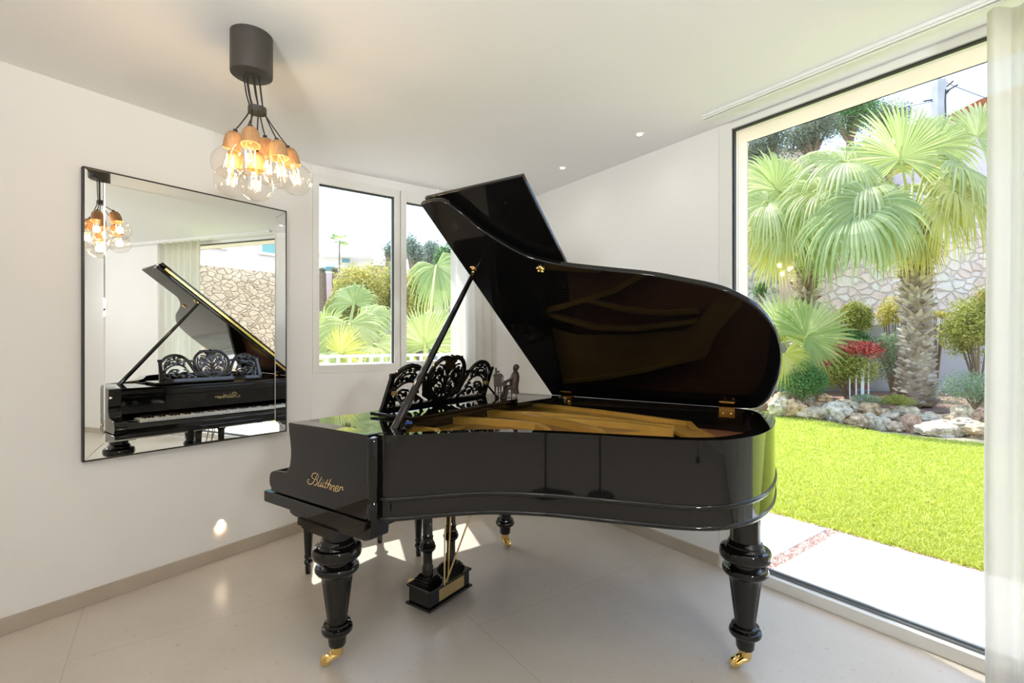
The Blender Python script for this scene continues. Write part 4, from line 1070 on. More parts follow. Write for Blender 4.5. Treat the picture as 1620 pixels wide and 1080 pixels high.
# pebbles on top of the gravel
rnd = random.Random(11)
mb = MB()
def pebble(x, y, z, r):
    a = rnd.random() * 6.28; vs = []
    for k in range(5): vs.append((x + r * math.cos(a + k * 1.2566), y + r * math.sin(a + k * 1.2566), z - r * .2))
    vs.append((x + r * .2 * rnd.uniform(-1, 1), y + r * .2 * rnd.uniform(-1, 1), z + r * rnd.uniform(.4, .8)))
    mb.add(vs, [(k, (k + 1) % 5, 5) for k in range(5)])
for k in range(1500):
    q = oC(J0 + (J1 - J0) * rnd.random(), .27 + (TG - .3) * rnd.random()); pebble(q[0], q[1], -.032, rnd.uniform(.005, .011))
for k in range(1800):
    q = oC(rnd.uniform(.3, -2.6), TG - .05 + .07 * rnd.random()); pebble(q[0], q[1], -.032, rnd.uniform(.005, .011))
o = mb.build('gravel', mk_leaf('pebbles', [(0, (.22, .13, .11)), (.5, (.40, .28, .25)), (1, (.70, .60, .56))], 0.0, None, .9), smooth=0, fix=False)
tag(o, 'loose red and pink pebbles lying in the terrace joint', 'gravel', kind='stuff')

rockline = [gz(*p, -0.03) for p in ((1180, 650), (1225, 655), (1300, 668), (1400, 688), (1480, 697), (1565, 706), (1640, 716))]
lawn_poly = [oC(2.6, TG), oC(-4.2, TG)] + [(6.0, 6.0), (6.0, 9.6)] + [(p.x, p.y + .15) for p in rockline[::-1]] + [(-4.0, 10.3)]
mb = MB(); mb.prism(lawn_poly, -0.14, -0.03); tag(mb.build('lawn', M_turf, smooth=0), 'bright green garden lawn between the white terrace and the rock border', 'lawn')
# grass blades
def inpoly(x, y, P):
    c_ = False; j = len(P) - 1
    for i in range(len(P)):
        if (P[i][1] > y) != (P[j][1] > y) and x < (P[j][0] - P[i][0]) * (y - P[i][1]) / (P[j][1] - P[i][1]) + P[i][0]: c_ = not c_
        j = i
    return c_
def blades(n, seed):
    r_ = np.random.default_rng(seed); V = []; F = []
    k = 0
    while k < n:
        d = 2.4 * (9.3 / 2.4) ** r_.random(); px = r_.uniform(1120, 1720)
        rr = (px - CX) / FPX * d; x = rr * CO - d * SI; y = rr * SI + d * CO
        if not inpoly(x, y, lawn_poly): continue
        a = r_.uniform(0, 6.283); h = r_.uniform(.018, .040); wd = r_.uniform(.002, .004) * (1 + d * .08)
        lx_ = r_.normal(0, .016); ly_ = r_.normal(0, .016); cx_ = math.cos(a) * wd; cy_ = math.sin(a) * wd
        b = len(V)
        V += [(x - cx_, y - cy_, -.031), (x + cx_, y + cy_, -.031), (x + cx_ * .6 + lx_ * .5, y + cy_ * .6 + ly_ * .5, -.03 + h * .6), (x - cx_ * .6 + lx_ * .5, y - cy_ * .6 + ly_ * .5, -.03 + h * .6), (x + lx_ * 1.3, y + ly_ * 1.3, -.03 + h)]
        F += [(b, b + 1, b + 2, b + 3), (b + 3, b + 2, b + 4)]; k += 1
    return V, F
mb = MB(); mb.v, mb.f = blades(95000, 4)
tag(mb.build('grass', L_grass, smooth=0, fix=False), 'short sunlit grass blades of the garden lawn', 'grass', kind='stuff')

# rocks
def rock_mesh(name, c_, sx, sy, sz, seed, label):
    bm = bmesh.new(); bmesh.ops.create_icosphere(bm, subdivisions=4, radius=1.0)
    off = Vector((seed * 7.13, seed * 3.7, seed * 1.9))
    for v in bm.verts:
        p = v.co.normalized()
        q = Vector((math.copysign(abs(p.x) ** .85, p.x), math.copysign(abs(p.y) ** .85, p.y), math.copysign(abs(p.z) ** .85, p.z)))
        q *= 1 + 0.30 * noise.noise(p * 1.3 + off) + .20 * noise.noise(p * 2.6 + off) + .08 * noise.noise(p * 6 + off) + .035 * noise.noise(p * 13 + off)
        v.co = Vector((q.x * sx * .92, q.y * sy * .92, q.z * sz * .92))
    me = bpy.data.meshes.new(name); bm.to_mesh(me); bm.free(); me.materials.append(M_rock)
    me.polygons.foreach_set('use_smooth', [True] * len(me.polygons)); me.set_sharp_from_angle(angle=math.radians(28))
    o = bpy.data.objects.new(name, me); COL.objects.link(o); o.location = c_
    o.rotation_euler = (0, 0, YAW + 0.2)
    return tag(o, label, 'rock', 'rocks of the border')
lower = [(50, 195, 110, 95), (165, 210, 120, 95), (300, 242, 190, 70), (465, 240, 170, 110), (600, 295, 160, 75), (705, 285, 70, 70), (765, 318, 110, 75), (885, 345, 115, 60), (1010, 332, 105, 115), (1215, 362, 340, 95), (1375, 325, 140, 65), (1495, 362, 180, 90), (1500, 418, 190, 46)]
upper = [(100, 128, 110, 62), (218, 120, 80, 50), (212, 156, 60, 42), (275, 140, 80, 50), (360, 136, 110, 52), (335, 190, 160, 66), (520, 175, 110, 50), (590, 212, 85, 80), (680, 220, 145, 82), (788, 242, 90, 62), (868, 275, 175, 85), (960, 245, 120, 85), (1132, 285, 160, 72), (1268, 292, 100, 62), (1355, 250, 105, 95), (1445, 268, 95, 75), (1535, 300, 90, 70)]
ordn = ['first', 'second', 'third', 'fourth', 'fifth', 'sixth', 'seventh', 'eighth', 'ninth', 'tenth', 'eleventh', 'twelfth', 'thirteenth', 'fourteenth', 'fifteenth', 'sixteenth', 'seventeenth', 'eighteenth']
for row, lst, back in (('lower', lower, 0.0), ('upper', upper, 0.38)):
    for k, (a, b, ww, hh) in enumerate(sorted(lst)):
        px, py = 1220 + a * .2222, 600 + b * .2222
        d = min(8.9, 8.75 - (px - 1225) / 340 * 1.35) + back
        c_ = at(px, py, d); sx = ww * .2222 / FPX * d / 2 * 1.25; sz = hh * .2222 / FPX * d / 2 * 1.5
        rock_mesh('rock', c_, sx, max(.13, min(sx, sz * 1.5)), sz, k + (50 if back else 1), '%s pale limestone rock from the left in the %s course of the border' % (ordn[k], row))
# planting bed : mulch slope behind the rocks up to the grey wall
mb = MB()
bedf = [at(px, 0, d) for px, d in ((1120, 9.6), (1225, 9.2), (1300, 9.0), (1400, 8.65), (1480, 8.35), (1565, 8.1), (1800, 7.8))]
bedb = [at(px, 0, 10.55) for px in (1120, 1225, 1300, 1400, 1480, 1565, 1800)]
def bz(px): return 0.13 - max(0, min(1, (px - 1300) / 250)) * 0.05
PX_ = (1120, 1225, 1300, 1400, 1480, 1565, 1800)
vs = [(p.x, p.y, bz(x)) for p, x in zip(bedf, PX_)] + [(p.x, p.y, .23) for p in bedb] + [(p.x, p.y, -.2) for p in bedf] + [(p.x, p.y, -.2) for p in bedb]
n = 7; fs = []
for i in range(n - 1): fs += [(i, i + 1, n + i + 1, n + i), (2 * n + i, 2 * n + i + 1, i + 1, i), (n + i, n + i + 1, 3 * n + i + 1, 3 * n + i), (2 * n + i + 1, 2 * n + i, 3 * n + i, 3 * n + i + 1)]
fs += [(0, n, 3 * n, 2 * n), (n - 1, 3 * n - 1, 4 * n - 1, 2 * n - 1)][:2]
mb.add(vs, fs)
tag(mb.build('planting_bed', M_mulch, smooth=0), 'planting bed of brown bark mulch behind the limestone rocks', 'planting bed')

# ---------------------------------------------------------------- garden walls, hill, pole
def wall_line(name, mat, pts, d, thick, z0, label, cat='garden wall', ret=None):
    """upright masonry wall at distance d; pts = (px, top py)"""
    mb = MB(); vs = []; n = len(pts)
    for dd in (d, d + thick):
        for (px, py) in pts: q = at(px, py, dd); vs.append((at(px, 0, d).x - SI * (dd - d), at(px, 0, d).y + CO * (dd - d), at(px, py, d).z))
        for (px, py) in pts: vs.append((at(px, 0, d).x - SI * (dd - d), at(px, 0, d).y + CO * (dd - d), z0))
    fs = []
    for i in range(n - 1):
        fs += [(i, n + i, n + i + 1, i + 1), (2 * n + i, 2 * n + i + 1, 3 * n + i + 1, 3 * n + i), (i, i + 1, 2 * n + i + 1, 2 * n + i)]
    fs += [(0, 2 * n, 3 * n, n), (n - 1, 2 * n - 1, 4 * n - 1, 3 * n - 1)]
    mb.add(vs, fs)
    q = at(pts[0][0], 540, d)
    return tag(mb.build(name, mat, base=(q.x, q.y, z0), smooth=0), label, cat)
wall_line('garden_wall', M_greywall, [(1130, 516), (1560, 512), (1800, 509)], 10.6, .2, -.16, 'low grey rendered garden wall behind the shrubs and palm trunk')
wall_line('stone_wall', M_stone, [(1258, 406), (1330, 385), (1430, 352), (1500, 318), (1572, 298), (1760, 262), (2100, 220)], 12.2, .5, -.16, 'tall pale rubble stone wall behind the palms, its top sloping up to the right')
wall_line('stone_wall', M_stoneg, [(1150, 430), (1200, 417), (1236, 409)], 11.9, .6, -.16, 'short grey rubble stone wall at the left behind the thin palm')
wall_line('wall_pier', M_pinkwall, [(1236, 410), (1264, 404)], 11.8, .7, -.16, 'smooth pale pier between the grey and the pale stone walls', 'pier')
# stone wall and house on the far right side, seen in the mirror
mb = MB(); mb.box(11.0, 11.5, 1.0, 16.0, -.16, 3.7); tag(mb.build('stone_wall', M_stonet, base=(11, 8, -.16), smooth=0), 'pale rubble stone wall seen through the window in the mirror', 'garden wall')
hr = empty('house', (13.0, 8.5, -.16), 'white house with a teal window above the stone wall in the mirror', 'house')
mb = MB(); mb.box(12.4, 18.0, 2.0, 15.0, -.16, 8.5); mb.build('house_wall', M_ext, hr, smooth=0)
for y in (5.2, 8.6, 12.0):
    mb = MB(); mb.box(12.33, 12.40, y, y + 2.2, 4.6, 6.6); wdw = mb.build('house_window', M_tealglass, hr, smooth=0)
    mb = MB()
    for (a, b, c_, d_) in ((y - .08, y, 4.52, 6.68), (y + 2.2, y + 2.28, 4.52, 6.68), (y + 1.06, y + 1.14, 4.6, 6.6), (y, y + 2.2, 4.52, 4.6), (y, y + 2.2, 6.6, 6.68)): mb.box(12.30, 12.40, a, b, c_, d_)
    mb.build('house_window_frame', M_white, wdw, smooth=0)
# wooded hillside
mb = MB(); vs = []; nx_, ny_ = 28, 10
for j in range(ny_ + 1):
    for i in range(nx_ + 1):
        px = 850 + 1000 * i / nx_; d = 15 + 22 * j / ny_
        q = at(px, 0, d); rise = (1 - (px - 850) / 900); z = -.2 + 15.8 * (j / ny_) ** .8 * max(.28, min(1, 1.05 - abs((px - 1230) / 420) ** 2 * .8)) + .5 * noise.noise(Vector((i * .4, j * .5, 1)))
        vs.append((q.x, q.y, z))
fs = [(j * (nx_ + 1) + i, j * (nx_ + 1) + i + 1, (j + 1) * (nx_ + 1) + i + 1, (j + 1) * (nx_ + 1) + i) for j in range(ny_) for i in range(nx_)]
mb.add(vs, fs); tag(mb.build('hillside', mk_noisy('hill_scrub', (0.17, 0.13, 0.09), (0.26, 0.20, 0.14), 1.2, .95), smooth=60), 'brownish wooded hillside rising behind the stone wall', 'hill')
# utility pole with wires
pc = at(1485, 540, 17.0); ptop = at(1485, 127, 17.0).z
ur = empty('utility_pole', (pc.x, pc.y, -.2), 'grey concrete utility pole with cables behind the palm crown', 'utility pole')
mb = MB(); vs = []
for (z, h) in ((-.2, .20), (ptop, .15)):
    for (a, b) in ((-1, -1), (1, -1), (1, 1), (-1, 1)): q = pc + EX * (a * h) + EY * (b * h); vs.append((q.x, q.y, z))
mb.add(vs, [(0, 1, 2, 3), (7, 6, 5, 4)] + [(k, (k + 1) % 4, 4 + (k + 1) % 4, 4 + k) for k in range(4)]); mb.build('pole', M_concrete, ur, smooth=0, bevel=.01)
for (a, b) in (((1494, 140), (1508, 128)), ((1494, 146), (1515, 134)), ((1474, 158), (1462, 160)), ((1494, 152), (1502, 142))):
    mb = MB(); mb.tube([at(*a, 16.9), at(*b, 16.8)], .03, 6); mb.build('insulator', M_wire, ur, smooth=40)
mb = MB(); mb.tube([at(1496, 200, 16.85), at(1495, 160, 16.85), at(1496, 142, 16.85)], .025, 6); mb.build('down_cable', M_wire, ur, smooth=40)
for (a, b) in (((1495, 130), (1720, 192)), ((1476, 160), (1180, 196))):
    p0, p1 = at(*a, 17), at(*b, 21); mb = MB(); mb.tube([p0.lerp(p1, k / 10) - Vector((0, 0, .9 * (k / 10) * (1 - k / 10))) for k in range(11)], .014, 5); mb.build('cable', M_wire, ur, smooth=40)
# house roof at the right edge
hr = empty('house', at(1650, 540, 26), 'house with a red tiled roof rising above the palm at the right', 'house')
def hb(mb, px0, px1, y0, y1, d0, d1):
    vs = []
    for d in (d0, d1):
        for (px, y) in ((px0, y0), (px1, y0), (px1, y1), (px0, y1)): q = at(px, y, d0); vs.append((q.x - SI * (d - d0), q.y + CO * (d - d0), q.z))
    mb.add(vs, [(3, 2, 1, 0), (4, 5, 6, 7), (0, 1, 5, 4), (1, 2, 6, 5), (2, 3, 7, 6), (3, 0, 4, 7)])
mb = MB(); hb(mb, 1562, 1900, 155, 640, 26, 34); mb.build('house_wall', M_ext, hr, smooth=0)
mb = MB()
vs = [at(1552, 156, 25.5), at(1910, 156, 25.5), at(1910, 90, 25.5), at(1720, 100, 25.5)]; vs = vs + [v + EY * 9 for v in vs]
mb.add(vs, [(3, 2, 1, 0), (4, 5, 6, 7), (0, 1, 5, 4), (1, 2, 6, 5), (2, 3, 7, 6), (3, 0, 4, 7)]); mb.build('roof', M_roof, hr, smooth=0)

# ---------------------------------------------------------------- plants
def fan(mb, hub, axis, nrm, R, spread=2.35, nseg=50, droop=.5, fused=.58, rnd=random, fold=.25):
    axis = axis.normalized(); nrm = (nrm - axis * nrm.dot(axis)).normalized(); side = axis.cross(nrm)
    dphi = 2 * spread / nseg
    for i in range(nseg):
        ph = -spread + dphi * (i + .5); L = R * (1 - .28 * (abs(ph) / spread) ** 2) * rnd.uniform(.93, 1.05)
        dr = axis * math.cos(ph) + side * math.sin(ph); sd = -axis * math.sin(ph) + side * math.cos(ph)
        dd = droop * rnd.uniform(.75, 1.25); jit = rnd.uniform(-.03, .03)
        vs = []
        for k in range(7):
            u = k / 6; rho = L * (.03 + .97 * u)
            hw = rho * math.tan(dphi / 2) * 1.12 if u < fused else L * fused * math.tan(dphi / 2) * (1 - (u - fused) / (1 - fused)) ** .8
            hw = max(hw, .0015)
            sag = Vector((0, 0, -1)) * (dd * L * max(0, u - .25) ** 2.2)
            p = hub + dr * rho * (1 - .28 * dd * u * u) + sag + nrm * (jit * rho + .05 * R * math.sin(u * 3.1))
            f_ = nrm * (hw * fold)
            vs += [p - sd * hw - f_, p + f_, p + sd * hw - f_]
        mb.add(vs, [(k * 3 + j, k * 3 + j + 1, k * 3 + j + 4, k * 3 + j + 3) for k in range(6) for j in (0, 1)])
def frond(root, base, hubp, axis, nrm, R, mat, seed, **kw):
    rnd_ = random.Random(seed); mb = MB(); fan(mb, hubp, axis, nrm, R, rnd=rnd_, **kw)
    fo = mb.build('frond', mat, root, smooth=0, fix=False)
    mb = MB(); mid = base.lerp(hubp, .5) + Vector((0, 0, .06 * (hubp - base).length))
    q = smoothpath([base, mid, hubp, hubp + axis.normalized() * R * .2], 4); n = len(q)
    mb.tube(q, [.024 - .014 * k / n for k in range(n)], 6); mb.build('petiole', M_petiole, fo, smooth=60)
    return fo
def trunk(root, x, y, z0, prof, nboot, seed, blen):
    """palm trunk: fibre core plus cut leaf bases"""
    rnd_ = random.Random(seed); mb = MB()
    mb.lathe([(r_, z) for r_, z in prof], (x, y, z0), (0, 0, 1), 24, lambda a, h: 1 + .05 * math.sin(5 * a + h * 9)); tr = mb.build('trunk', M_trunk, root, smooth=60)
    mb = MB(); H_ = prof[-1][1]
    for k in range(nboot):
        u = (k + rnd_.random()) / nboot; h = H_ * u; a = k * 2.39996 + rnd_.uniform(-.25, .25)
        r_ = np.interp(h, [p[1] for p in prof], [p[0] for p in prof])
        out = Vector((math.cos(a), math.sin(a), 0)); sd = Vector((-math.sin(a), math.cos(a), 0)); L = blen * rnd_.uniform(.6, 1.3) * (.6 + .5 * u) ; wd = r_ * rnd_.uniform(.22, .40)
        up = rnd_.uniform(-.35, .35)
        c_ = Vector((x, y, z0 + h)) + out * (r_ * .86); vs = []
        for (t, ws, hs) in ((0, 1, .11), (.45, .72, .07), (.8, .38, .04), (1, .22 * rnd_.uniform(.4, 1.6), .02)):
            p = c_ + out * (L * t) + Vector((0, 0, up * L * t + .25 * L * t * t))
            vs += [p - sd * wd * ws - Vector((0, 0, hs * .25)), p + Vector((0, 0, hs * .5)), p + sd * wd * ws - Vector((0, 0, hs * .25)), p - Vector((0, 0, hs * .6))]
        mb.add(vs, [(i * 4 + j, i * 4 + (j + 1) % 4, (i + 1) * 4 + (j + 1) % 4, (i + 1) * 4 + j) for i in range(3) for j in range(4)] + [(12, 13, 14, 15)])
    mb.build('leaf_bases', M_boot, tr, smooth=0, fix=False)
def px2(o, x, y, d): return at(x, y, d)
PD = 8.9
pb_ = at(1449, 640, PD); crown = at(1441, 350, PD)
pr = empty('fan_palm', (pb_.x, pb_.y, .16), 'tall fan palm with a thick shaggy trunk behind the rock border', 'palm', 'fan palms')
Hh = crown.z - .16 + .05
trunk(pr, pb_.x, pb_.y, .16, [(.25, 0), (.275, .15), (.25, .5), (.20, .9), (.17, 1.4), (.16, 1.9), (.155, 2.4), (.145, Hh * .82), (.125, Hh * .93), (.09, Hh)], 560, 3, .155)
TC = Vector((SI, -CO, 0))      # towards the camera
UP = Vector((0, 0, 1))
def fr_(root, cr, hx, hy, hd, tx, ty, td, R, mat, seed, up=.5, cam_=1.0, **kw):
    hubp = at(hx, hy, hd); tip = at(tx, ty, td); return frond(root, cr, hubp, tip - hubp, TC * cam_ + UP * up, R, mat, seed, **kw)
C1 = crown
for k, a in enumerate([
    # hub px, py, dist, towards px, py, dist, R, material, up, toward-camera, droop
    (1425, 250, 8.6, 1422, 150, 8.6, 1.15, L_palm, .1, 1, .12), (1352, 335, 8.0, 1268, 400, 7.9, 1.20, L_palmg, 1.2, .7, .95), (1380, 318, 7.9, 1345, 415, 7.7, 1.15, L_palmg, 1.0, .9, .75),
    (1338, 256, 8.6, 1250, 262, 8.6, 1.20, L_palm, .9, .8, .7), (1478, 232, 8.8, 1540, 160, 8.9, 1.05, L_palm, .3, 1, .5), (1512, 262, 8.5, 1580, 300, 8.4, 1.20, L_palm, 1.0, .7, 1.0),
    (1545, 218, 8.9, 1600, 160, 9.0, 1.10, L_palm, .4, 1, .35), (1508, 300, 8.2, 1560, 345, 8.0, 1.10, L_palmy, 1.1, .7, 1.0), (1395, 262, 9.4, 1352, 205, 9.6, 1.05, L_palm, .4, .9, .5),
    (1470, 310, 9.5, 1530, 285, 10.0, 1.1, L_palm, .8, .8, .9), (1392, 300, 9.6, 1320, 290, 10.0, 1.1, L_palmg, .9, .8, .9), (1460, 380, 8.5, 1475, 450, 8.4, .62, L_palmy, .7, 1, .6), (1415, 372, 8.6, 1400, 440, 8.5, .7, L_palmy, .7, 1, .7),
    (1445, 268, 9.6, 1470, 200, 9.9, .95, L_palmy, .3, 1, .4),
    (1300, 300, 9.0, 1230, 330, 9.0, 1.15, L_palm, 1.0, .8, 1.0), (1370, 290, 8.3, 1310, 300, 8.2, 1.1, L_palm, 1.0, .7, 1.0), (1535, 285, 9.2, 1600, 330, 9.2, 1.1, L_palm, 1.0, .8, 1.1), (1490, 325, 8.0, 1530, 400, 7.8, .85, L_palmy, 1.0, .9, 1.0),
    (1400, 330, 8.2, 1385, 430, 8.0, .9, L_palmg, .9, .9, 1.0), (1362, 262, 9.8, 1310, 215, 10.2, 1.1, L_palm, .5, .9, .7), (1480, 270, 9.6, 1560, 240, 10.0, 1.1, L_palm, .7, .9, .8)]):
    fr_(pr, C1, *a[:6], a[6], a[7], 40 + k, a[8], a[9], droop=a[10])
# second, thinner palm
P2D = 10.1
p2b = at(1274, 620, P2D); c2 = at(1270, 412, P2D)
p2 = empty('fan_palm', (p2b.x, p2b.y, .2), 'thinner fan palm further left with yellow-green fronds', 'palm', 'fan palms')
trunk(p2, p2b.x, p2b.y, .2, [(.17, 0), (.17, .6), (.15, 1.4), (.14, 2.2), (.12, c2.z - .25), (.07, c2.z - .15)], 300, 8, .18)
for k, a in enumerate([
    (1228, 300, 10.0, 1205, 262, 10, 1.2, L_palm, .5, 1, .35), (1212, 345, 9.8, 1150, 370, 9.8, 1.0, L_palmy, .7, .9, .5), (1262, 318, 10.2, 1275, 250, 10.4, 1.15, L_palm, .3, 1, .45), (1300, 330, 9.9, 1345, 360, 9.8, 1.1, L_palm, .9, .8, .9),
    (1225, 388, 9.6, 1195, 450, 9.5, .85, L_palmy, .7, 1, .5), (1290, 375, 9.5, 1320, 450, 9.4, .95, L_palmg, .9, .8, .8), (1195, 300, 10.6, 1150, 280, 10.8, 1.1, L_palm, .5, 1, .5), (1320, 290, 10.7, 1370, 270, 10.9, 1.1, L_palm, .6, .9, .6), (1245, 350, 9.2, 1215, 400, 9.1, .9, L_palm, .9, .8, .7),
    (1215, 320, 9.4, 1170, 350, 9.3, 1.0, L_palm, 1.0, .8, .9), (1280, 345, 9.6, 1300, 420, 9.5, .95, L_palm, .9, .8, 1.0), (1240, 290, 10.6, 1230, 230, 10.8, 1.0, L_palmy, .4, 1, .5), (1310, 350, 10.4, 1360, 370, 10.5, 1.0, L_palmg, .9, .8, 1.0)]):
    fr_(p2, c2, *a[:6], a[6], a[7], 90 + k, a[8], a[9], droop=a[10])
# low fan palm in the bed
p3b = at(1262, 600, 9.4)
p3 = empty('fan_palm', (p3b.x, p3b.y, .2), 'young low fan palm in the planting bed by the piano lid edge', 'palm', 'fan palms')
mb = MB(); mb.lathe([(.09, 0), (.10, .2), (.06, .45)], (p3b.x, p3b.y, .2), (0, 0, 1), 12); mb.build('trunk', M_trunk, p3, smooth=60)
b3 = Vector((p3b.x, p3b.y, .55))
for k, a in enumerate([(1275, 532, 9.0, 1330, 500, 8.9, .92, L_palmg, .2, 1, .15), (1238, 528, 9.2, 1215, 460, 9.3, .95, L_palm, .1, 1, .1), (1240, 560, 8.8, 1245, 610, 8.7, .62, L_palmy, .4, 1, .3), (1225, 545, 9.5, 1190, 530, 9.5, .7, L_palm, .3, 1, .3), (1290, 560, 9.5, 1300, 610, 9.4, .6, L_palmg, .4, 1, .4), (1255, 522, 9.6, 1262, 470, 9.8, .8, L_palmy, .1, 1, .2)]):
    fr_(p3, b3, *a[:6], a[6], a[7], 140 + k, a[8], a[9], droop=a[10], spread=2.5, nseg=38)

def cloud(c_, rad, n, size, seed, flatb=.25, clump=7, shell=.55, asp=2.2):
    r_ = np.random.default_rng(seed); c_ = np.array(c_); rad = np.array(rad)
    cl = r_.normal(size=(clump, 3)); cl /= np.linalg.norm(cl, axis=1)[:, None]; cl[:, 2] = np.abs(cl[:, 2]) * 1.2 - flatb
    cen = cl * rad * .50; cr = r_.uniform(.42, .62, clump)
    V = []; F = []
    k = r_.integers(0, clump, n); d = r_.normal(size=(n, 3)); d /= np.linalg.norm(d, axis=1)[:, None]
    rr = (shell + (1 - shell) * r_.random(n)) * cr[k]
    P = c_ + cen[k] + d * rad * rr[:, None]
    nrm = d * .7 + r_.normal(size=(n, 3)) * .6; nrm /= np.linalg.norm(nrm, axis=1)[:, None]
    t = np.cross(nrm, r_.normal(size=(n, 3))); t /= np.linalg.norm(t, axis=1)[:, None]; s_ = np.cross(nrm, t)
    L = size * r_.uniform(.6, 1.25, n)[:, None]; Wd = L / asp
    a = P - t * L * .5; b = P + s_ * Wd * .5 + nrm * Wd * .12; c2_ = P + t * L * .5; e = P - s_ * Wd * .5 + nrm * Wd * .12
    V = np.stack([a, b, c2_, e], 1).reshape(-1, 3); idx = np.arange(n) * 4
    F = [(i, i + 1, i + 2, i + 3) for i in idx]
    return V, F, (c_ + cen, cr * rad.mean())
def shrub(name, px, py, d, rx, ry, n, size, mat, label, seed, cat='shrub', zb=.2, depth=None, extra=None, stems=True, **kw):
    """leafy plant; centre and radii given in photo pixels at distance d"""
    c_ = at(px, py, d); k = d / FPX; base = (c_.x, c_.y, zb)
    r_ = empty(name, base, label, cat)
    rad = (rx * k * 1.25, (depth or rx) * k * 1.25, ry * k * 1.25)
    V, F, (cen, cr) = cloud(c_, rad, int(n * (2.6 if name == 'hedge_bush' else 1.7)), size * (.52 if name == 'hedge_bush' else .74), seed, **kw)
    mb = MB(); mb.v = [tuple(p) for p in V.tolist()]; mb.f = F
    mb.build('foliage', mat, r_, smooth=0, fix=False)
    if stems:
        mb = MB()
        for q in cen: mb.tube([base, Vector(base).lerp(Vector(q), .5) + Vector((0, 0, .05)), q], [.02 * d / 9, .014 * d / 9, .006 * d / 9], 5)
        mb.build('stems', M_stem, r_, smooth=60)
    if extra:
        for (nm, pp, qq, ex, ey, nn, sz, mt, sd) in extra:
            c2_ = at(pp, qq, d - .12); V, F, _ = cloud(c2_, (ex * k * 1.35, ex * k * 1.1, ey * k * 1.35), int(nn * 1.3), sz * .72, sd, shell=.2)
            mb = MB(); mb.v = [tuple(p) for p in V.tolist()]; mb.f = F; mb.build(nm, mt, r_, smooth=0, fix=False)
    return r_
shrub('rounded_shrub', 1267, 604, 8.85, 34, 32, 5200, .055, L_green, 'dense rounded dark green shrub above the rocks at the left', 21, clump=12)
shrub('red_tip_shrub', 1340, 592, 9.1, 38, 34, 4200, .065, L_lime, 'shrub with bright red leaf tips in the middle of the planting bed', 22, clump=11, extra=[('red_leaves', 1347, 555, 36, 17, 1300, .085, L_red, 23), ('red_leaves', 1306, 575, 14, 8, 160, .07, L_red, 24), ('red_leaves', 1362, 612, 9, 6, 60, .06, L_red, 25)])
shrub('green_shrub', 1348, 512, 10.0, 26, 32, 3200, .07, L_lime, 'yellow-green bush standing behind the red-tipped shrub', 26, clump=9)
shrub('green_shrub', 1352, 546, 9.7, 30, 20, 2200, .07, L_green, 'dark green bush directly above the red leaf tips', 27, clump=9)
shrub('slender_shrub', 1412, 500, 10.2, 20, 30, 1300, .07, L_yellow, 'loose yellowish shrub against the wall to the left of the thick palm trunk', 28)
shrub('slender_shrub', 1412, 570, 9.8, 24, 44, 2000, .07, L_grey, 'open grey-green shrub just left of the thick palm trunk', 29, clump=9)
shrub('climbing_shrub', 1480, 500, 10.3, 20, 8, 420, .07, L_yellow, 'small yellow-green spray just right of the thick palm trunk', 30)
shrub('tall_shrub', 1548, 530, 9.0, 44, 56, 4800, .08, L_lime, 'tall yellow-green shrub at the right beside the curtain', 31, clump=12, extra=[('upper_leaves', 1560, 480, 26, 26, 1100, .075, L_yellow, 33)])
shrub('lavender_bush', 1542, 624, 8.0, 42, 34, 4600, .055, L_grey, 'pale grey-green bush low at the right, in front of the tall shrub', 32, clump=11, asp=3.5)
shrub('ground_cover', 1419, 636, 8.35, 26, 12, 2400, .04, L_lime, 'low yellow-green cushion plant on the mulch in front of the palm', 34, clump=9, asp=3.5, stems=False)
shrub('ground_cover', 1372, 632, 8.6, 20, 9, 1200, .04, L_grey, 'small grey cushion plant just behind the middle of the rock border', 35, clump=7, asp=3.5, stems=False)
shrub('leafy_shrub', 1204, 462, 11.35, 10, 14, 500, .09, L_green, 'small bright green bush in front of the grey stone wall', 36, zb=-.16)
for k, (px, y0, y1, hw) in enumerate(((1344.5, 596, 611, .010), (1354.5, 591, 612, .012), (1364.5, 582, 612, .026), (1374, 574, 614, .012))):
    q = at(px, y0, 8.9); mb = MB(); mb.box(q.x - hw, q.x + hw, q.y - hw * .6, q.y + hw * .6, .2, q.z)
    tag(mb.build('garden_stake', M_white, base=(q.x, q.y, .2), smooth=0, bevel=.003), '%s white stake from the left in front of the grey wall' % ordn[k], 'stake', 'white garden stakes')

def tree(name, px, py, d, rx, ry, n, size, mat, label, seed, zb=-.2, grp=None, cat='tree', **kw):
    c_ = at(px, py, d); k = d / FPX; base = Vector((c_.x, c_.y, zb)); r_ = empty(name, base, label, cat, grp)
    V, F, (cen, cr) = cloud(c_, (rx * k * 1.25, rx * k * 1.25, ry * k * 1.25), int(n * 3.2), size * .42, seed, shell=.35, **kw)
    mb = MB(); mb.v = [tuple(p) for p in V.tolist()]; mb.f = F; mb.build('crown', mat, r_, smooth=0, fix=False)
    mb = MB(); fork = Vector((c_.x, c_.y, c_.z - ry * k * .8)); rt = .012 * d
    mb.tube([base, base.lerp(fork, .5), fork], [rt, rt * .8, rt * .6], 8)
    for q in cen: mb.tube([fork, fork.lerp(Vector(q), .6), q], [rt * .5, rt * .3, rt * .12], 5)
    mb.build('trunk', M_stem, r_, smooth=60)
    return r_
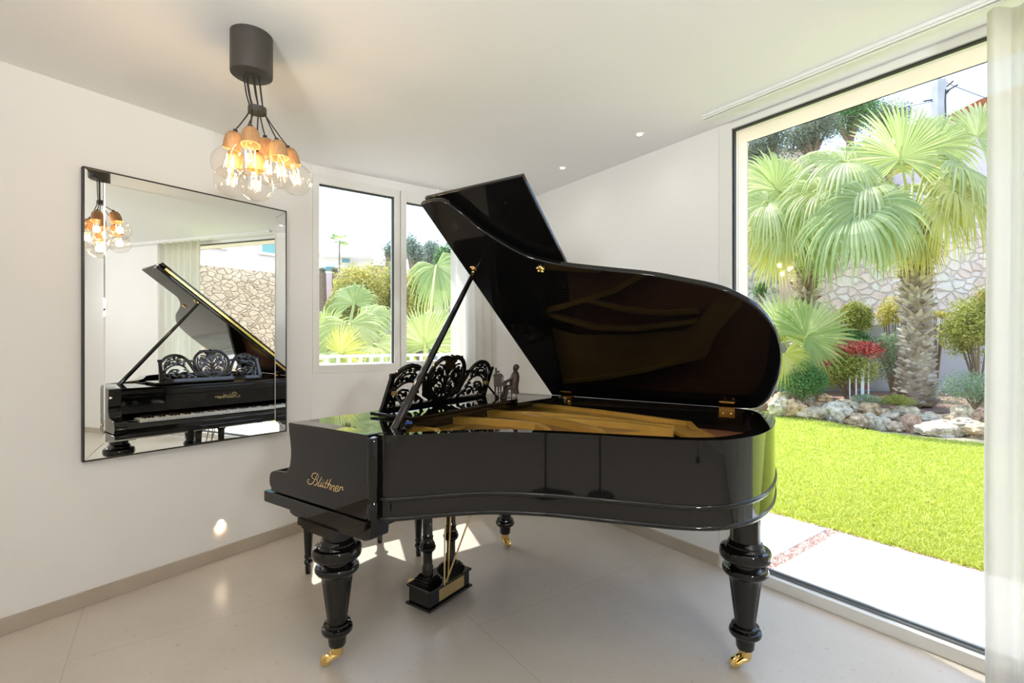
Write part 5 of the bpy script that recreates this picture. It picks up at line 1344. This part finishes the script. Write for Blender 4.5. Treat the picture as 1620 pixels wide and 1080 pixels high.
# trees on the hill
tree('hill_tree', 1215, 235, 21, 34, 42, 2400, .26, L_dark, 'dark tree on the hillside at the left behind the palms', 51, cat='tree')
tree('hill_tree', 1285, 215, 22, 40, 44, 3000, .26, L_dark, 'broad dark tree in the middle of the hillside', 52, clump=11)
tree('hill_tree', 1345, 190, 24, 42, 44, 3000, .27, L_green, 'green tree high on the hillside left of the upright palm frond', 53, clump=11)
tree('hill_tree', 1405, 195, 26, 34, 34, 2000, .27, L_dark, 'dark tree on the ridge behind the upright palm frond', 54)
tree('hill_tree', 1240, 300, 18, 46, 50, 2600, .22, L_dark, 'shadowy tree low on the hillside behind the thin palm', 55, clump=10)
tree('hill_tree', 1340, 290, 19, 46, 46, 2600, .22, L_dark, 'shadowy tree behind the stone wall between the two palms', 56, clump=10)
tree('hill_tree', 1515, 208, 24, 20, 12, 700, .22, L_lime, 'small pale bush on the skyline to the right of the utility pole', 57)

# ---------------------------------------------------------------- view through the two-pane window
wr = empty('railing', onB(.6, -.85, 0), 'white metal railing outside the two-pane window', 'railing')
def rl(t, z): return onB(t, -.95, z)
rz0, rz1 = 1.115, 1.205
rz1 = EYE + (540 - 565) / FPX * 4.2
for z in (rz1, rz1 - .075, .16):
    mb = MB(); slab(mb, onB, -1.6, 2.4, -.965, -.935, z - .012, z + .012); mb.build('rail', M_white, wr, smooth=0)
for k in range(40):
    t = -1.6 + k * .103
    if k == 0:
        mb = MB(); slab(mb, onB, t - .012, t + .012, -.962, -.938, .0, rz1); b0 = mb.build('baluster', M_white, wr, smooth=0)
    else:
        c_ = b0.copy(); COL.objects.link(c_); c_.parent = wr; c_.location = BD * (k * .103)
mb = MB(); slab(mb, onB, -2.5, 3.2, -1.3, -.25, -.16, -.02); tag(mb.build('balcony_floor', M_pave, base=onB(.3, -.8, -.16), smooth=0), 'pale paved strip under the white railing outside the two-pane window', 'paving')
# fan palm by the railing
def palm_at(px, py, d, label, specs, seed):
    b = at(px, py, d); r_ = empty('fan_palm', (b.x, b.y, -.16), label, 'palm', 'fan palms')
    cz = Vector((b.x, b.y, EYE + (CY - py) / FPX * d))
    mb = MB(); mb.lathe([(.16, 0), (.17, .4), (.12, cz.z + .16)], (b.x, b.y, -.16), (0, 0, 1), 14); mb.build('trunk', M_trunk, r_, smooth=60)
    for k, a in enumerate(specs): fr_(r_, cz, *a[:6], a[6], a[7], seed + k, a[8], a[9], droop=a[10], spread=2.2)
palm_at(540, 600, 5.6, 'large fan palm spreading below the left pane of the window', [
    (552, 512, 5.3, 560, 580, 5.1, .62, L_palm, 1.0, .8, .6), (540, 560, 5.0, 560, 540, 4.9, .42, L_palmy, .3, 1, .2), (512, 535, 5.6, 495, 480, 5.6, .55, L_palm, .5, 1, .5), (520, 545, 5.2, 505, 585, 5.1, .5, L_palm, 1.0, .8, .8),
    (580, 500, 5.6, 625, 500, 5.6, .55, L_palmg, 1.0, .7, .9), (590, 545, 5.2, 620, 560, 5.1, .5, L_palm, 1.0, .7, .8), (505, 570, 5.0, 540, 572, 4.9, .4, L_palm, 1.1, .7, .7), (560, 480, 6.0, 560, 440, 6.1, .5, L_palmg, .5, 1, .8)], 200)
palm_at(672, 600, 5.9, 'bright green fan palm behind the right pane of the window', [(672, 545, 5.6, 662, 470, 5.6, .52, L_palm, .1, 1, .1), (690, 540, 5.8, 720, 500, 5.9, .6, L_palm, .3, 1, .3), (650, 560, 5.6, 620, 540, 5.6, .5, L_palmg, .5, 1, .4), (690, 420, 7.2, 720, 470, 7.2, .8, L_palmg, 1.0, .7, 1.0)], 230)
shrub('hedge_bush', 575, 470, 8.6, 42, 52, 5200, .10, L_yellow, 'tall yellow-green bush in the middle of the left window pane', 61, zb=-.2, clump=13)
shrub('hedge_bush', 545, 498, 8.2, 24, 40, 2200, .09, L_lime, 'green bush at lower left behind the large fan palm leaves', 62, zb=-.2, clump=9)
shrub('hedge_bush', 612, 482, 8.9, 26, 58, 2600, .10, L_lime, 'green bush behind the right edge of the left pane', 63, zb=-.2, clump=9)
shrub('hedge_bush', 660, 478, 8.4, 30, 44, 3400, .10, L_yellow, 'yellow flowering bush in the right pane of the window', 64, zb=-.2, clump=11)
shrub('hedge_bush', 668, 540, 7.4, 34, 34, 2600, .09, L_green, 'dark green bush low in the right pane behind the bright palm', 65, zb=-.2, clump=9)
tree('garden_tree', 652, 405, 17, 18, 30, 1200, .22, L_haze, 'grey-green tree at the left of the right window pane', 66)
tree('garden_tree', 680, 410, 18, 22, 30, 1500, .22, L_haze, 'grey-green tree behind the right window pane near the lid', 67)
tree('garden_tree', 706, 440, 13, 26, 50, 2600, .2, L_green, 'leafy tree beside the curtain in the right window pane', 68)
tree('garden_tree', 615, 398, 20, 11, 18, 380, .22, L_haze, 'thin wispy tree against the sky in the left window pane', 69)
# tall thin palm far away
pf = at(537, 540, 42); fr0 = empty('distant_palm', (pf.x, pf.y, -6), 'tall thin palm far away against the sky in the left pane', 'palm')
ztop = at(537, 380, 42).z
mb = MB(); mb.tube([(pf.x, pf.y, -6), (pf.x, pf.y, ztop * .5), (pf.x, pf.y, ztop)], [.09, .07, .06], 8); mb.build('trunk', M_stem, fr0, smooth=60)
for k in range(13):
    a = k * 2.4; dr = EX * math.cos(a) + EY * math.sin(a) + UP * (.9 - 1.3 * (k % 3) / 2); hubp = Vector((pf.x, pf.y, ztop)) + dr.normalized() * .35
    mb = MB(); fan(mb, hubp, dr, UP + TC * .4, .85, 1.2, 10, .4, .5, random.Random(k)); mb.build('frond', L_palmg, fr0, smooth=0, fix=False)
# far white houses and pink wall
hr = empty('house', at(570, 540, 46), 'white flat-roofed house in the distance behind the bushes in the left pane', 'house')
mb = MB(); hb(mb, 508, 545, 408, 640, 46, 56); hb(mb, 545, 592, 404, 640, 47, 58); mb.build('house_wall', principled('far_white_wall', (.80, .82, .84), .9), hr, smooth=0)
mb = MB(); hb(mb, 503, 592, 400, 406, 45.2, 58); mb.build('roof', M_white, hr, smooth=0)
for (a, b, c_, d_) in ((541, 553, 409, 415), (515, 528, 422, 428)):
    mb = MB(); hb(mb, a, b, c_, d_, 45.8, 45.9); mb.build('house_window', M_tealglass, hr, smooth=0)
hr = empty('house', at(600, 540, 40), 'house with a brown eave half hidden by the bushes in the left pane', 'house')
mb = MB(); hb(mb, 590, 612, 402, 640, 38, 46); mb.build('house_wall', M_ext, hr, smooth=0)
mb = MB(); hb(mb, 588, 612, 420, 428, 36, 46); mb.build('roof', M_stem, hr, smooth=0)
mb = MB(); hb(mb, 440, 760, 432, 640, 27, 27.6); tag(mb.build('garden_wall', M_pinkwall, base=at(560, 640, 27), smooth=0), 'long pinkish wall crossing the left pane below the far house', 'garden wall')
mb = MB(); hb(mb, 440, 800, 500, 640, 11.0, 11.2); tag(mb.build('garden_wall', M_greywall, base=at(620, 640, 11), smooth=0), 'grey slab added behind the bushes, imitating a reflection in the two-pane window', 'garden wall')  # grey slab added as a solid stand-in for a reflection in the pane
for k, (px, rw) in enumerate(((531, 7), (547, 8), (510, 6))):
    tree('street_bush', px, 428, 25.5, rw, 4.5, 260, .16, L_dark, ['dark clipped bush above the pink wall, left of the far palm trunk', 'dark clipped bush above the pink wall, right of the far palm trunk', 'dark clipped bush above the pink wall at the window edge'][k], 80 + k, zb=-.2, cat='shrub')
